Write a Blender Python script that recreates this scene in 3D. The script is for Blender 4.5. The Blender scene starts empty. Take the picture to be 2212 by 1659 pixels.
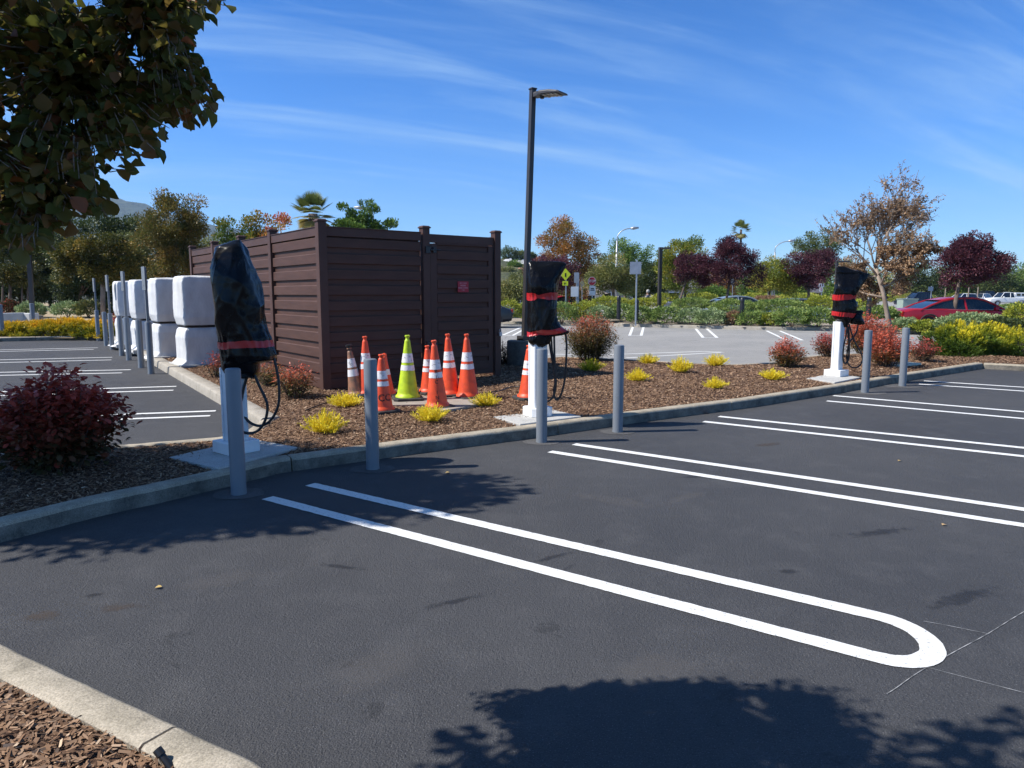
import bpy, math, random
import numpy as np
from mathutils import Vector, Matrix, noise

SC = bpy.context.scene
COL = SC.collection
RAD = math.radians
rng = np.random.default_rng(7)
random.seed(7)

# ------------------------------------------------------------------ camera
CAMH, FPX, CX, CY, PITCH = 1.57, 1535.0, 1106.0, 829.5, RAD(7.22)
cam_data = bpy.data.cameras.new('camera'); cam = bpy.data.objects.new('camera', cam_data); COL.objects.link(cam)
cam.location = (0, 0, CAMH); cam.rotation_euler = (RAD(90) - PITCH, 0, 0)
cam_data.sensor_width = 36; cam_data.lens = 36 * FPX / 2212.0
cam_data.clip_end = 12000; cam_data.clip_start = 0.05
SC.camera = cam
SC.render.resolution_x, SC.render.resolution_y = 1024, 768

def ray(u, v):
    x = (u - CX) / FPX; z = -(v - CY) / FPX
    c, s = math.cos(PITCH), math.sin(PITCH)
    return (x, c + z * s, -s + z * c)
def G(u, v, z=0.0):                     # point of the photograph on a horizontal plane at height z
    d = ray(u, v); t = (z - CAMH) / d[2]
    return Vector((d[0] * t, d[1] * t, z))
def P(u, v, Y):                         # point of the photograph at distance Y
    d = ray(u, v); t = Y / d[1]
    return Vector((d[0] * t, Y, CAMH + d[2] * t))

# ------------------------------------------------------------------ sky and sun
SUN = Vector((-0.905, -0.11, 1.0)).normalized()       # towards the sun
el = math.asin(SUN.z); az = math.atan2(SUN.x, SUN.y)
w = bpy.data.worlds.new('World'); SC.world = w; w.use_nodes = True
nt = w.node_tree; nt.nodes.clear(); N = nt.nodes.new; L = nt.links.new
sky = N('ShaderNodeTexSky'); sky.sky_type = 'NISHITA'; sky.sun_disc = False
sky.sun_elevation = el; sky.sun_rotation = az
sky.altitude = 0; sky.air_density = 1.0; sky.dust_density = 0.4; sky.ozone_density = 3.2
hsv = N('ShaderNodeHueSaturation'); hsv.inputs['Saturation'].default_value = 1.42; hsv.inputs['Value'].default_value = 1.15
L(sky.outputs[0], hsv.inputs['Color'])
tc = N('ShaderNodeTexCoord'); sep = N('ShaderNodeSeparateXYZ'); L(tc.outputs['Generated'], sep.inputs[0])
# no yellow horizon band; unseen upper sky darkened to cut fill light in shadows
rmp = N('ShaderNodeValToRGB'); L(sep.outputs['Z'], rmp.inputs[0]); e_ = rmp.color_ramp.elements
for i, (p_, c_) in enumerate(((0.0, (0.33, 0.45, 0.66)), (0.06, (0.34, 0.46, 0.51)), (0.11, (0.31, 0.54, 0.50)), (0.17, (0.22, 0.78, 0.55)), (0.26, (0.03, 1.0, 0.76)), (0.36, (0.0, 1.0, 0.80)), (0.6, (0.18, 0.28, 0.28)), (1.0, (0.13, 0.17, 0.18)))):
    q_ = e_[i] if i < 2 and False else (e_[0] if i == 0 else (e_[1] if i == 7 else e_.new(p_)))
    q_.position = p_; q_.color = (c_[0], c_[1], c_[2], 1)
sc2 = N('ShaderNodeVectorMath'); sc2.operation = 'MULTIPLY'; L(hsv.outputs[0], sc2.inputs[0]); L(rmp.outputs[0], sc2.inputs[1])
sc3 = N('ShaderNodeVectorMath'); sc3.operation = 'SCALE'; sc3.inputs['Scale'].default_value = 2.42; L(sc2.outputs[0], sc3.inputs[0])
ad = N('ShaderNodeMath'); ad.operation = 'ADD'; ad.inputs[1].default_value = 0.18; L(sep.outputs['Z'], ad.inputs[0])
mx = N('ShaderNodeMath'); mx.operation = 'MAXIMUM'; mx.inputs[1].default_value = 0.05; L(ad.outputs[0], mx.inputs[0])
vs = N('ShaderNodeVectorMath'); vs.operation = 'DIVIDE'
cb = N('ShaderNodeCombineXYZ'); [L(mx.outputs[0], cb.inputs[k]) for k in range(3)]
L(tc.outputs['Generated'], vs.inputs[0]); L(cb.outputs[0], vs.inputs[1])
def cirrus(rot, scale, nscale, lo, hi, off):
    mr0 = N('ShaderNodeMapping'); mr0.inputs['Rotation'].default_value = (0, 0, RAD(-rot)); L(vs.outputs[0], mr0.inputs[0])
    mp = N('ShaderNodeMapping'); mp.inputs['Scale'].default_value = scale
    mp.inputs['Location'].default_value = off; L(mr0.outputs[0], mp.inputs[0])
    ns = N('ShaderNodeTexNoise'); ns.inputs['Scale'].default_value = nscale; ns.inputs['Detail'].default_value = 9
    ns.inputs['Roughness'].default_value = 0.62; ns.inputs['Distortion'].default_value = 0.55; L(mp.outputs[0], ns.inputs[0])
    mr = N('ShaderNodeMapRange'); mr.inputs['From Min'].default_value = lo; mr.inputs['From Max'].default_value = hi
    mr.interpolation_type = 'SMOOTHSTEP'; L(ns.outputs['Fac'], mr.inputs['Value']); return mr.outputs[0]
c1 = cirrus(27, (0.34, 2.0, 1), 1.7, 0.44, 0.78, (5.6, 3.3, 0))
c2 = cirrus(16, (0.26, 1.6, 1), 3.4, 0.45, 0.85, (7.3, 2.2, 0))
c3 = cirrus(10, (0.6, 0.9, 1), 0.8, 0.22, 0.56, (1.2, 5.2, 0))
mm = N('ShaderNodeMath'); mm.operation = 'MULTIPLY_ADD'; L(c2, mm.inputs[0]); mm.inputs[1].default_value = 0.45; L(c1, mm.inputs[2])
m3 = N('ShaderNodeMath'); m3.operation = 'MULTIPLY'; L(mm.outputs[0], m3.inputs[0]); L(c3, m3.inputs[1])
m4 = N('ShaderNodeMath'); m4.operation = 'MULTIPLY'; m4.use_clamp = True; L(m3.outputs[0], m4.inputs[0]); m4.inputs[1].default_value = 0.50
mix = N('ShaderNodeMixRGB'); L(m4.outputs[0], mix.inputs[0]); L(sc3.outputs[0], mix.inputs[1]); mix.inputs[2].default_value = (4.4, 6.5, 8.8, 1)
bg = N('ShaderNodeBackground'); bg.inputs['Strength'].default_value = 0.073; L(mix.outputs[0], bg.inputs['Color'])
wo = N('ShaderNodeOutputWorld'); L(bg.outputs[0], wo.inputs['Surface'])

sl = bpy.data.lights.new('sun', 'SUN'); sl.energy = 4.4; sl.angle = RAD(0.53); sl.color = (1.0, 0.955, 0.88)
so = bpy.data.objects.new('sun', sl); COL.objects.link(so); so.rotation_euler = (-SUN).to_track_quat('-Z', 'Y').to_euler(); so.location = (0, 0, 30)
SC.view_settings.view_transform = 'Standard'; SC.view_settings.look = 'None'; SC.view_settings.gamma = 1.0; SC.view_settings.exposure = 0.74

# ------------------------------------------------------------------ materials
MATS = {}
def new_mat(name):
    m = bpy.data.materials.new(name); m.use_nodes = True; t = m.node_tree; t.nodes.clear()
    o = t.nodes.new('ShaderNodeOutputMaterial'); b = t.nodes.new('ShaderNodeBsdfPrincipled'); t.links.new(b.outputs[0], o.inputs[0])
    return m, t, b, o
def c4(c): return (c[0], c[1], c[2], 1)
def pm(name, col, col2=None, scale=6.0, rough=0.6, bump=0.0, bscale=60.0, metal=0.0, spec=0.5, lo=0.35, hi=0.65, detail=5, stretch=(1, 1, 1), rough2=None, bdist=0.01):
    if name in MATS: return MATS[name]
    m, t, b, o = new_mat(name); n = t.nodes.new; l = t.links.new
    tcn = n('ShaderNodeTexCoord'); mp = n('ShaderNodeMapping'); mp.inputs['Scale'].default_value = stretch; l(tcn.outputs['Object'], mp.inputs[0])
    b.inputs['Roughness'].default_value = rough; b.inputs['Metallic'].default_value = metal; b.inputs['Specular IOR Level'].default_value = spec
    if col2 is None: col2 = tuple(x * 0.82 for x in col)
    nz = n('ShaderNodeTexNoise'); nz.inputs['Scale'].default_value = scale; nz.inputs['Detail'].default_value = detail; l(mp.outputs[0], nz.inputs[0])
    r = n('ShaderNodeValToRGB'); r.color_ramp.elements[0].position = lo; r.color_ramp.elements[1].position = hi
    r.color_ramp.elements[0].color = c4(col2); r.color_ramp.elements[1].color = c4(col); l(nz.outputs['Fac'], r.inputs[0]); l(r.outputs[0], b.inputs['Base Color'])
    if rough2 is not None:
        q = n('ShaderNodeMapRange'); q.inputs['To Min'].default_value = rough; q.inputs['To Max'].default_value = rough2; l(nz.outputs['Fac'], q.inputs['Value']); l(q.outputs[0], b.inputs['Roughness'])
    if bump:
        nb = n('ShaderNodeTexNoise'); nb.inputs['Scale'].default_value = bscale; nb.inputs['Detail'].default_value = 4; l(mp.outputs[0], nb.inputs[0])
        bp = n('ShaderNodeBump'); bp.inputs['Strength'].default_value = bump; bp.inputs['Distance'].default_value = bdist; l(nb.outputs['Fac'], bp.inputs['Height']); l(bp.outputs[0], b.inputs['Normal'])
    MATS[name] = m; return m
def leaf_mat(name, cols, trans=0.28, rough=0.55, spec=0.35):
    if name in MATS: return MATS[name]
    m, t, b, o = new_mat(name); n = t.nodes.new; l = t.links.new
    at = n('ShaderNodeAttribute'); at.attribute_name = 'lc'
    r = n('ShaderNodeValToRGB'); cr = r.color_ramp; k = len(cols)
    cr.elements[0].color = c4(cols[0]); cr.elements[0].position = 0; cr.elements[1].color = c4(cols[-1]); cr.elements[1].position = 1
    for i in range(1, k - 1):
        e = cr.elements.new(i / (k - 1)); e.color = c4(cols[i])
    l(at.outputs['Fac'], r.inputs[0]); l(r.outputs[0], b.inputs['Base Color'])
    b.inputs['Roughness'].default_value = rough; b.inputs['Specular IOR Level'].default_value = spec
    tr = n('ShaderNodeBsdfTranslucent'); l(r.outputs[0], tr.inputs[0]); ms = n('ShaderNodeMixShader'); ms.inputs[0].default_value = trans
    l(b.outputs[0], ms.inputs[1]); l(tr.outputs[0], ms.inputs[2]); l(ms.outputs[0], o.inputs[0])
    MATS[name] = m; return m

def asphalt(name, base, dark, light, rough, grit, stains, scratch=False):
    m, t, b, o = new_mat(name); n = t.nodes.new; l = t.links.new
    g = n('ShaderNodeNewGeometry'); pos = g.outputs['Position']
    def nz(s, d=4, r=0.55, dist=0):
        x = n('ShaderNodeTexNoise'); x.inputs['Scale'].default_value = s; x.inputs['Detail'].default_value = d; x.inputs['Roughness'].default_value = r; x.inputs['Distortion'].default_value = dist; l(pos, x.inputs[0]); return x.outputs['Fac']
    def rng_(v, a, bb, c=0, d=1):
        q = n('ShaderNodeMapRange'); q.inputs['From Min'].default_value = a; q.inputs['From Max'].default_value = bb; q.inputs['To Min'].default_value = c; q.inputs['To Max'].default_value = d; l(v, q.inputs['Value']); return q.outputs[0]
    def mixc(f, a, bb, mode='MIX'):
        q = n('ShaderNodeMixRGB'); q.blend_type = mode
        l(f, q.inputs[0]) if not isinstance(f, float) else setattr(q.inputs[0], 'default_value', f)
        for k, v in ((1, a), (2, bb)):
            if isinstance(v, tuple): q.inputs[k].default_value = c4(v)
            else: l(v, q.inputs[k])
        return q.outputs[0]
    big = rng_(nz(0.45, 5, 0.6, 0.4), 0.35, 0.68)
    c = mixc(big, dark, base)
    mid = rng_(nz(3.2, 6, 0.65), 0.5, 0.72)
    c = mixc(rng_(mid, 0, 1, 0, 0.45), c, light)
    spk = rng_(nz(170, 2, 0.5), 0.60, 0.74)
    c = mixc(rng_(spk, 0, 1, 0, grit), c, (0.20, 0.20, 0.21))
    pits = rng_(nz(120, 3, 0.6), 0.30, 0.42, 1, 0)
    c = mixc(rng_(pits, 0, 1, 0, 0.8), c, tuple(x * 0.25 for x in dark))
    st = rng_(nz(1.3, 8, 0.72, 1.6), 0.62, 0.66)
    c = mixc(rng_(st, 0, 1, 0, stains), c, tuple(x * 0.55 for x in dark))
    # faint stretched scuffs left by tyres and brushes
    mp = n('ShaderNodeMapping'); mp.inputs['Rotation'].default_value = (0, 0, RAD(32)); mp.inputs['Scale'].default_value = (0.5, 6, 1); l(pos, mp.inputs[0])
    s2 = n('ShaderNodeTexNoise'); s2.inputs['Scale'].default_value = 1.6; s2.inputs['Detail'].default_value = 7; s2.inputs['Roughness'].default_value = 0.7; l(mp.outputs[0], s2.inputs[0])
    c = mixc(rng_(rng_(s2.outputs['Fac'], 0.62, 0.76), 0, 1, 0, 0.35), c, light)
    l(c, b.inputs['Base Color'])
    l(rng_(big, 0, 1, rough, rough + 0.12), b.inputs['Roughness']); b.inputs['Specular IOR Level'].default_value = 0.22
    bp = n('ShaderNodeBump'); bp.inputs['Strength'].default_value = 0.9; bp.inputs['Distance'].default_value = 0.010
    hh = n('ShaderNodeMath'); hh.operation = 'ADD'; l(nz(140, 3, 0.6), hh.inputs[0]); l(nz(55, 3, 0.6), hh.inputs[1]); l(hh.outputs[0], bp.inputs['Height'])
    b2 = n('ShaderNodeBump'); b2.inputs['Strength'].default_value = 0.25; b2.inputs['Distance'].default_value = 0.05; l(nz(2.5, 4), b2.inputs['Height']); l(b2.outputs[0], bp.inputs['Normal'])
    l(bp.outputs[0], b.inputs['Normal']); return m
M_ASPH = asphalt('sealed_asphalt', (0.072, 0.072, 0.075), (0.053, 0.053, 0.056), (0.100, 0.098, 0.099), 0.66, 0.9, 0.5)
M_OLD = asphalt('old_asphalt', (0.325, 0.315, 0.30), (0.265, 0.26, 0.25), (0.38, 0.37, 0.35), 0.8, 0.5, 0.5)

def concrete_mat(name, base, dark, rough=0.85):
    m, t, b, o = new_mat(name); n = t.nodes.new; l = t.links.new
    g = n('ShaderNodeNewGeometry'); pos = g.outputs['Position']
    def nz(s, d=5, r=0.6):
        x = n('ShaderNodeTexNoise'); x.inputs['Scale'].default_value = s; x.inputs['Detail'].default_value = d; x.inputs['Roughness'].default_value = r; l(pos, x.inputs[0]); return x.outputs['Fac']
    r = n('ShaderNodeValToRGB'); r.color_ramp.elements[0].color = c4(dark); r.color_ramp.elements[0].position = 0.34; r.color_ramp.elements[1].color = c4(base); r.color_ramp.elements[1].position = 0.62; l(nz(4.5, 7, 0.7), r.inputs[0])
    r2 = n('ShaderNodeValToRGB'); r2.color_ramp.elements[0].color = (0.55, 0.55, 0.55, 1); r2.color_ramp.elements[0].position = 0.33; r2.color_ramp.elements[1].color = (1.15, 1.15, 1.15, 1); r2.color_ramp.elements[1].position = 0.62; l(nz(130, 3), r2.inputs[0])
    mu = n('ShaderNodeMixRGB'); mu.blend_type = 'MULTIPLY'; mu.inputs[0].default_value = 0.75; l(r.outputs[0], mu.inputs[1]); l(r2.outputs[0], mu.inputs[2]); l(mu.outputs[0], b.inputs['Base Color'])
    b.inputs['Roughness'].default_value = rough; b.inputs['Specular IOR Level'].default_value = 0.25
    bp = n('ShaderNodeBump'); bp.inputs['Strength'].default_value = 0.6; bp.inputs['Distance'].default_value = 0.006; l(nz(95, 4), bp.inputs['Height']); l(bp.outputs[0], b.inputs['Normal']); return m
M_KERB = concrete_mat('kerb_concrete', (0.46, 0.40, 0.31), (0.28, 0.245, 0.185))
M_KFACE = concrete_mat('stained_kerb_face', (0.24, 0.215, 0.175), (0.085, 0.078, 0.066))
M_PAD = concrete_mat('pad_concrete', (0.52, 0.51, 0.48), (0.43, 0.42, 0.395), 0.75)
M_KOLD = concrete_mat('pale_kerb_concrete', (0.42, 0.38, 0.32), (0.30, 0.27, 0.22))
M_PIER = concrete_mat('pier_concrete', (0.24, 0.225, 0.20), (0.12, 0.115, 0.10))
M_PAINT = pm('road_paint', (0.74, 0.74, 0.72), (0.34, 0.34, 0.34), scale=75, rough=0.65, bump=0.8, bscale=130, lo=0.30, hi=0.42, bdist=0.006, detail=4)
M_MULCHB = pm('mulch_soil', (0.17, 0.10, 0.066), (0.05, 0.031, 0.022), scale=55, rough=0.95, bump=1.0, bscale=70, spec=0.1, bdist=0.02)
M_CHIP = leaf_mat('bark_chip', [(0.10, 0.055, 0.032), (0.19, 0.110, 0.064), (0.27, 0.165, 0.100), (0.36, 0.235, 0.150), (0.56, 0.42, 0.29)], trans=0.0, rough=0.85, spec=0.15)
M_SAND = pm('sandy_soil', (0.43, 0.345, 0.235), (0.30, 0.235, 0.155), scale=1.5, rough=0.95, bump=0.6, bscale=9, spec=0.1, bdist=0.05)
M_GRAVEL = pm('gravel', (0.42, 0.36, 0.30), (0.16, 0.13, 0.10), scale=14, rough=0.95, bump=0.8, bscale=20, spec=0.1, bdist=0.03)
M_EARTH = pm('dry_earth', (0.13, 0.13, 0.10), (0.09, 0.10, 0.06), scale=0.3, rough=0.95)
M_BOLL = pm('bollard_grey', (0.185, 0.205, 0.23), (0.155, 0.173, 0.196), scale=3, rough=0.42, bump=0.12, bscale=9, stretch=(1, 1, 0.3))
M_WPOST = pm('white_powder_coat', (0.80, 0.81, 0.81), (0.74, 0.75, 0.76), scale=4, rough=0.38)
M_FENCE = pm('brown_composite', (0.094, 0.048, 0.036), (0.074, 0.038, 0.029), scale=2.5, rough=0.55, spec=0.22, bump=0.15, bscale=80, stretch=(1, 1, 6), bdist=0.002)
M_FPOST = pm('brown_post', (0.092, 0.048, 0.037), (0.076, 0.039, 0.030), scale=3, rough=0.5, spec=0.25)
M_BLACKM = pm('black_metal', (0.018, 0.018, 0.020), (0.012, 0.012, 0.014), scale=8, rough=0.4)
M_POLE = pm('dark_bronze_pole', (0.040, 0.036, 0.036), (0.032, 0.029, 0.030), scale=3, rough=0.42)
M_RUB = pm('black_rubber', (0.018, 0.018, 0.019), (0.010, 0.010, 0.011), scale=10, rough=0.45)
M_GALV = pm('galvanised', (0.50, 0.52, 0.54), (0.38, 0.40, 0.43), scale=12, rough=0.45, metal=0.6)
M_SIGNW = pm('sign_white', (0.80, 0.81, 0.82), (0.74, 0.75, 0.76), scale=6, rough=0.5)
M_SIGNB = pm('sign_back', (0.40, 0.42, 0.45), (0.33, 0.35, 0.38), scale=6, rough=0.5, metal=0.3)
M_RED = pm('sign_red', (0.42, 0.012, 0.03), (0.36, 0.01, 0.025), scale=6, rough=0.5)
M_YEL = pm('fluorescent_yellow', (0.75, 0.80, 0.02), (0.68, 0.74, 0.02), scale=6, rough=0.5)
M_INK = pm('black_ink', (0.012, 0.012, 0.012), None, rough=0.7)
M_GLASS = pm('car_glass', (0.012, 0.018, 0.022), (0.006, 0.009, 0.012), scale=2, rough=0.04, spec=0.9)
M_TYRE = pm('tyre', (0.02, 0.02, 0.021), None, rough=0.8)
M_RIM = pm('alloy', (0.45, 0.46, 0.48), None, rough=0.3, metal=0.8)
M_BARK = pm('bark', (0.17, 0.125, 0.095), (0.075, 0.055, 0.042), scale=14, rough=0.9, bump=0.7, bscale=30, stretch=(1, 1, 0.25), bdist=0.02)
M_PBARK = pm('pale_bark', (0.33, 0.26, 0.20), (0.19, 0.145, 0.11), scale=9, rough=0.85, bump=0.5, bscale=30, stretch=(1, 1, 0.3), bdist=0.02)
M_PLY = pm('weathered_plywood', (0.38, 0.33, 0.28), (0.24, 0.20, 0.165), scale=5, rough=0.85, bump=0.3, bscale=30, stretch=(1, 8, 1))

# foliage palettes (colour of the leaves themselves)
F = {
 'green': [(0.0524, 0.1046, 0.0223), (0.1046, 0.1883, 0.0335), (0.1779, 0.272, 0.0466), (0.272, 0.3557, 0.0652)],
 'dark': [(0.0284, 0.0486, 0.0162), (0.0567, 0.0851, 0.0252), (0.1013, 0.1316, 0.036), (0.1721, 0.1721, 0.0504)],
 'rust': [(0.1013, 0.1215, 0.0324), (0.2633, 0.1721, 0.0396), (0.405, 0.1721, 0.0504), (0.486, 0.2633, 0.081)],
 'plum': [(0.0413, 0.0172, 0.0276), (0.0844, 0.0293, 0.0431), (0.1406, 0.0448, 0.0621), (0.225, 0.0776, 0.0949)],
 'yelgreen': [(0.0882, 0.1467, 0.0244), (0.1958, 0.2446, 0.0348), (0.3719, 0.3524, 0.0522), (0.5873, 0.3719, 0.061)],
 'olive': [(0.0911, 0.1215, 0.0396), (0.1721, 0.1924, 0.0576), (0.2531, 0.2531, 0.081), (0.3847, 0.3038, 0.108)],
 'brown': [(0.16, 0.095, 0.045), (0.26, 0.155, 0.080), (0.36, 0.225, 0.125), (0.46, 0.31, 0.18)],
 'tipred': [(0.0756, 0.1418, 0.0269), (0.1607, 0.2079, 0.0336), (0.4536, 0.2835, 0.0504), (0.6237, 0.1323, 0.0756)],
 'hedge': [(0.063, 0.1196, 0.03), (0.1365, 0.2175, 0.0525), (0.252, 0.3371, 0.0788), (0.483, 0.522, 0.1688)],
 'hedgey': [(0.0979, 0.1421, 0.0223), (0.2153, 0.2639, 0.0319), (0.3915, 0.406, 0.0479), (0.5873, 0.5481, 0.0638)],
 'sage': [(0.0979, 0.1522, 0.061), (0.1958, 0.2741, 0.1132), (0.3328, 0.4161, 0.1914), (0.509, 0.5684, 0.2958)],
 'nand': [(0.042, 0.046, 0.018), (0.095, 0.070, 0.028), (0.21, 0.080, 0.038), (0.34, 0.072, 0.048), (0.43, 0.085, 0.066)],
 'nando': [(0.060, 0.062, 0.018), (0.14, 0.11, 0.030), (0.28, 0.125, 0.042), (0.42, 0.105, 0.050), (0.52, 0.115, 0.065)],
 'nandd': [(0.055, 0.052, 0.018), (0.10, 0.055, 0.022), (0.23, 0.055, 0.028), (0.36, 0.055, 0.034), (0.46, 0.075, 0.048)],
 'gold': [(0.30, 0.27, 0.02), (0.58, 0.48, 0.02), (0.80, 0.64, 0.03), (0.88, 0.73, 0.05)],
 'maple': [(0.035, 0.045, 0.012), (0.075, 0.085, 0.020), (0.18, 0.155, 0.032), (0.34, 0.22, 0.045)],
 'gold_old': [(0.1719, 0.1932, 0.011), (0.4232, 0.4002, 0.0166), (0.6877, 0.6072, 0.023), (0.85, 0.759, 0.0368)],
 'goldg': [(0.05, 0.095, 0.014), (0.11, 0.175, 0.018), (0.32, 0.34, 0.02), (0.80, 0.66, 0.03)],
 'goldo': [(0.0926, 0.119, 0.0124), (0.2909, 0.2645, 0.0145), (0.6612, 0.4364, 0.0186), (0.85, 0.5025, 0.0311)],
 'near': [(0.075, 0.088, 0.018), (0.105, 0.118, 0.024), (0.17, 0.135, 0.032), (0.26, 0.11, 0.045), (0.36, 0.12, 0.07)],
 'pine': [(0.0446, 0.077, 0.0288), (0.0911, 0.1255, 0.0396), (0.1519, 0.1823, 0.0504), (0.243, 0.243, 0.072)],
 'palm': [(0.0851, 0.1134, 0.0336), (0.1701, 0.2079, 0.0504), (0.2646, 0.2646, 0.0756), (0.4914, 0.3591, 0.1512)],
}
LM = {k: leaf_mat('leaf_' + k, v, trans=0.40 if k == 'near' else 0.25) for k, v in F.items()}

# ------------------------------------------------------------------ object helpers
def tag(o, label=None, cat=None, group=None, kind=None):
    if label: o['label'] = label
    if cat: o['category'] = cat
    if group: o['group'] = group
    if kind: o['kind'] = kind
    return o
def link(o, parent=None):
    COL.objects.link(o)
    if parent is not None: o.parent = parent
    return o
def empty(name, loc, label, cat, group=None, rz=0.0):
    o = bpy.data.objects.new(name, None); o.location = loc; o.rotation_euler = (0, 0, rz); o.empty_display_size = 0.1
    link(o); return tag(o, label, cat, group)
def kids(o): return [c for c in bpy.data.objects if c.parent == o]
def copy_tree(o, parent=None):
    c = o.copy(); COL.objects.link(c); c.parent = parent
    for k in kids(o): copy_tree(k, c)
    return c
class MB:
    def __init__(s): s.v = []; s.f = []; s.m = []
    def add(s, verts, faces, mi=0, M=None):
        o = len(s.v)
        for p in verts:
            p = Vector(p)
            if M is not None: p = M @ p
            s.v.append(tuple(p))
        for f in faces: s.f.append(tuple(i + o for i in f)); s.m.append(mi)
        return s
    def box(s, c, d, mi=0, M=None, rz=0.0, taper=1.0):
        x, y, z = d[0] / 2, d[1] / 2, d[2] / 2; R = Matrix.Translation(c) @ Matrix.Rotation(rz, 4, 'Z')
        vs = [(-x, -y, -z), (x, -y, -z), (x, y, -z), (-x, y, -z), (-x * taper, -y * taper, z), (x * taper, -y * taper, z), (x * taper, y * taper, z), (-x * taper, y * taper, z)]
        if M is not None: R = M @ R
        return s.add(vs, [(0, 3, 2, 1), (4, 5, 6, 7), (0, 1, 5, 4), (1, 2, 6, 5), (2, 3, 7, 6), (3, 0, 4, 7)], mi, R)
    def tube(s, pts, rad, n=8, mi=0, caps=True):
        pts = [Vector(p) for p in pts]
        if not hasattr(rad, '__len__'): rad = [rad] * len(pts)
        rings = []; up = Vector((0, 0, 1)); prev = None
        for i, p in enumerate(pts):
            d = (pts[min(i + 1, len(pts) - 1)] - pts[max(i - 1, 0)]); d = d.normalized() if d.length > 1e-9 else up
            if prev is None:
                a = d.cross(Vector((0.3, 1, 0.1))) if abs(d.z) > 0.9 else d.cross(up)
            else: a = prev - d * prev.dot(d)
            a.normalize(); prev = a; b = d.cross(a)
            rings.append([tuple(p + (a * math.cos(2 * math.pi * k / n) + b * math.sin(2 * math.pi * k / n)) * rad[i]) for k in range(n)])
        vs = [q for r in rings for q in r]; fs = []
        for i in range(len(pts) - 1):
            for k in range(n): fs.append((i * n + k, i * n + (k + 1) % n, (i + 1) * n + (k + 1) % n, (i + 1) * n + k))
        if caps: fs.append(tuple(range(n - 1, -1, -1))); fs.append(tuple((len(pts) - 1) * n + k for k in range(n)))
        return s.add(vs, fs, mi)
    def lathe(s, prof, n=24, mi=0, M=None, c=(0, 0, 0)):
        vs = [(c[0] + r * math.cos(2 * math.pi * k / n), c[1] + r * math.sin(2 * math.pi * k / n), c[2] + z) for r, z in prof for k in range(n)]; fs = []
        for i in range(len(prof) - 1):
            for k in range(n): fs.append((i * n + k, i * n + (k + 1) % n, (i + 1) * n + (k + 1) % n, (i + 1) * n + k))
        fs.append(tuple(range(n - 1, -1, -1))); fs.append(tuple((len(prof) - 1) * n + k for k in range(n)))
        return s.add(vs, fs, mi, M)
    def build(s, name, mats, parent=None, smooth=False, bevel=0, auto=None):
        me = bpy.data.meshes.new(name); me.from_pydata(s.v, [], s.f)
        for m in (mats if isinstance(mats, (list, tuple)) else [mats]): me.materials.append(m)
        me.polygons.foreach_set('material_index', s.m)
        if smooth: me.polygons.foreach_set('use_smooth', [True] * len(s.f))
        me.update(); o = bpy.data.objects.new(name, me); link(o, parent)
        if auto is not None: me.polygons.foreach_set('use_smooth', [True] * len(s.f)); me.set_sharp_from_angle(angle=RAD(auto))
        if bevel: b = o.modifiers.new('bevel', 'BEVEL'); b.width = bevel; b.segments = 2; b.limit_method = 'ANGLE'; b.angle_limit = RAD(35)
        return o
def npmesh(name, V, Fc, mat, lc=None, parent=None, smooth=False):
    me = bpy.data.meshes.new(name); nv, (nf, k) = len(V), Fc.shape
    me.vertices.add(nv); me.vertices.foreach_set('co', np.ascontiguousarray(V, dtype=np.float32).ravel())
    me.loops.add(nf * k); me.loops.foreach_set('vertex_index', np.ascontiguousarray(Fc, dtype=np.int32).ravel())
    me.polygons.add(nf); me.polygons.foreach_set('loop_start', np.arange(0, nf * k, k, dtype=np.int32)); me.polygons.foreach_set('loop_total', np.full(nf, k, dtype=np.int32))
    me.update(calc_edges=True)
    for m in (mat if isinstance(mat, (list, tuple)) else [mat]): me.materials.append(m)
    if lc is not None:
        a = me.attributes.new('lc', 'FLOAT', 'FACE'); a.data.foreach_set('value', np.ascontiguousarray(lc, dtype=np.float32))
    if smooth: me.polygons.foreach_set('use_smooth', [True] * nf)
    o = bpy.data.objects.new(name, me); link(o, parent); return o
def unit(a): return a / np.maximum(np.linalg.norm(a, axis=1, keepdims=True), 1e-9)
def leaf_geo(C, D, Nn, Ln, wr=0.45, fold=0.12, shape='kite'):
    D = unit(D); S = unit(np.cross(D, Nn)); Nn = np.cross(S, D); Ln = Ln[:, None]; n = len(C)
    if shape == 'kite':
        a = C; b = C + D * Ln * 0.5 + S * Ln * wr * 0.5 + Nn * Ln * fold; c = C + D * Ln; d = C + D * Ln * 0.5 - S * Ln * wr * 0.5 + Nn * Ln * fold
        V = np.stack([a, b, c, d], 1).reshape(-1, 3); i = np.arange(n)[:, None] * 4
        return V, i + np.array([[0, 1, 2, 3]])
    ts = [0.0, 0.22, 0.55, 0.82, 1.0]; ws = [0.03, 0.26, 0.5, 0.40, 0.04]; rows = []
    for t_, w_ in zip(ts, ws):
        curl = Nn * Ln * (-0.22 * t_ * t_)
        m = C + D * Ln * t_ + curl; e = S * Ln * wr * 2 * w_
        rows += [m - e + Nn * Ln * fold * w_ * 2, m, m + e + Nn * Ln * fold * w_ * 2]
    V = np.stack(rows, 1).reshape(-1, 3); fs = []
    for r in range(4):
        for k in range(2): fs.append([r * 3 + k, r * 3 + k + 1, r * 3 + k + 4, r * 3 + k + 3])
    fs = np.array(fs); i = (np.arange(n) * 15)[:, None, None]
    return V, (i + fs[None]).reshape(-1, 4)
def fbm(p, s): return noise.noise(Vector(p) * s)

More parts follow.
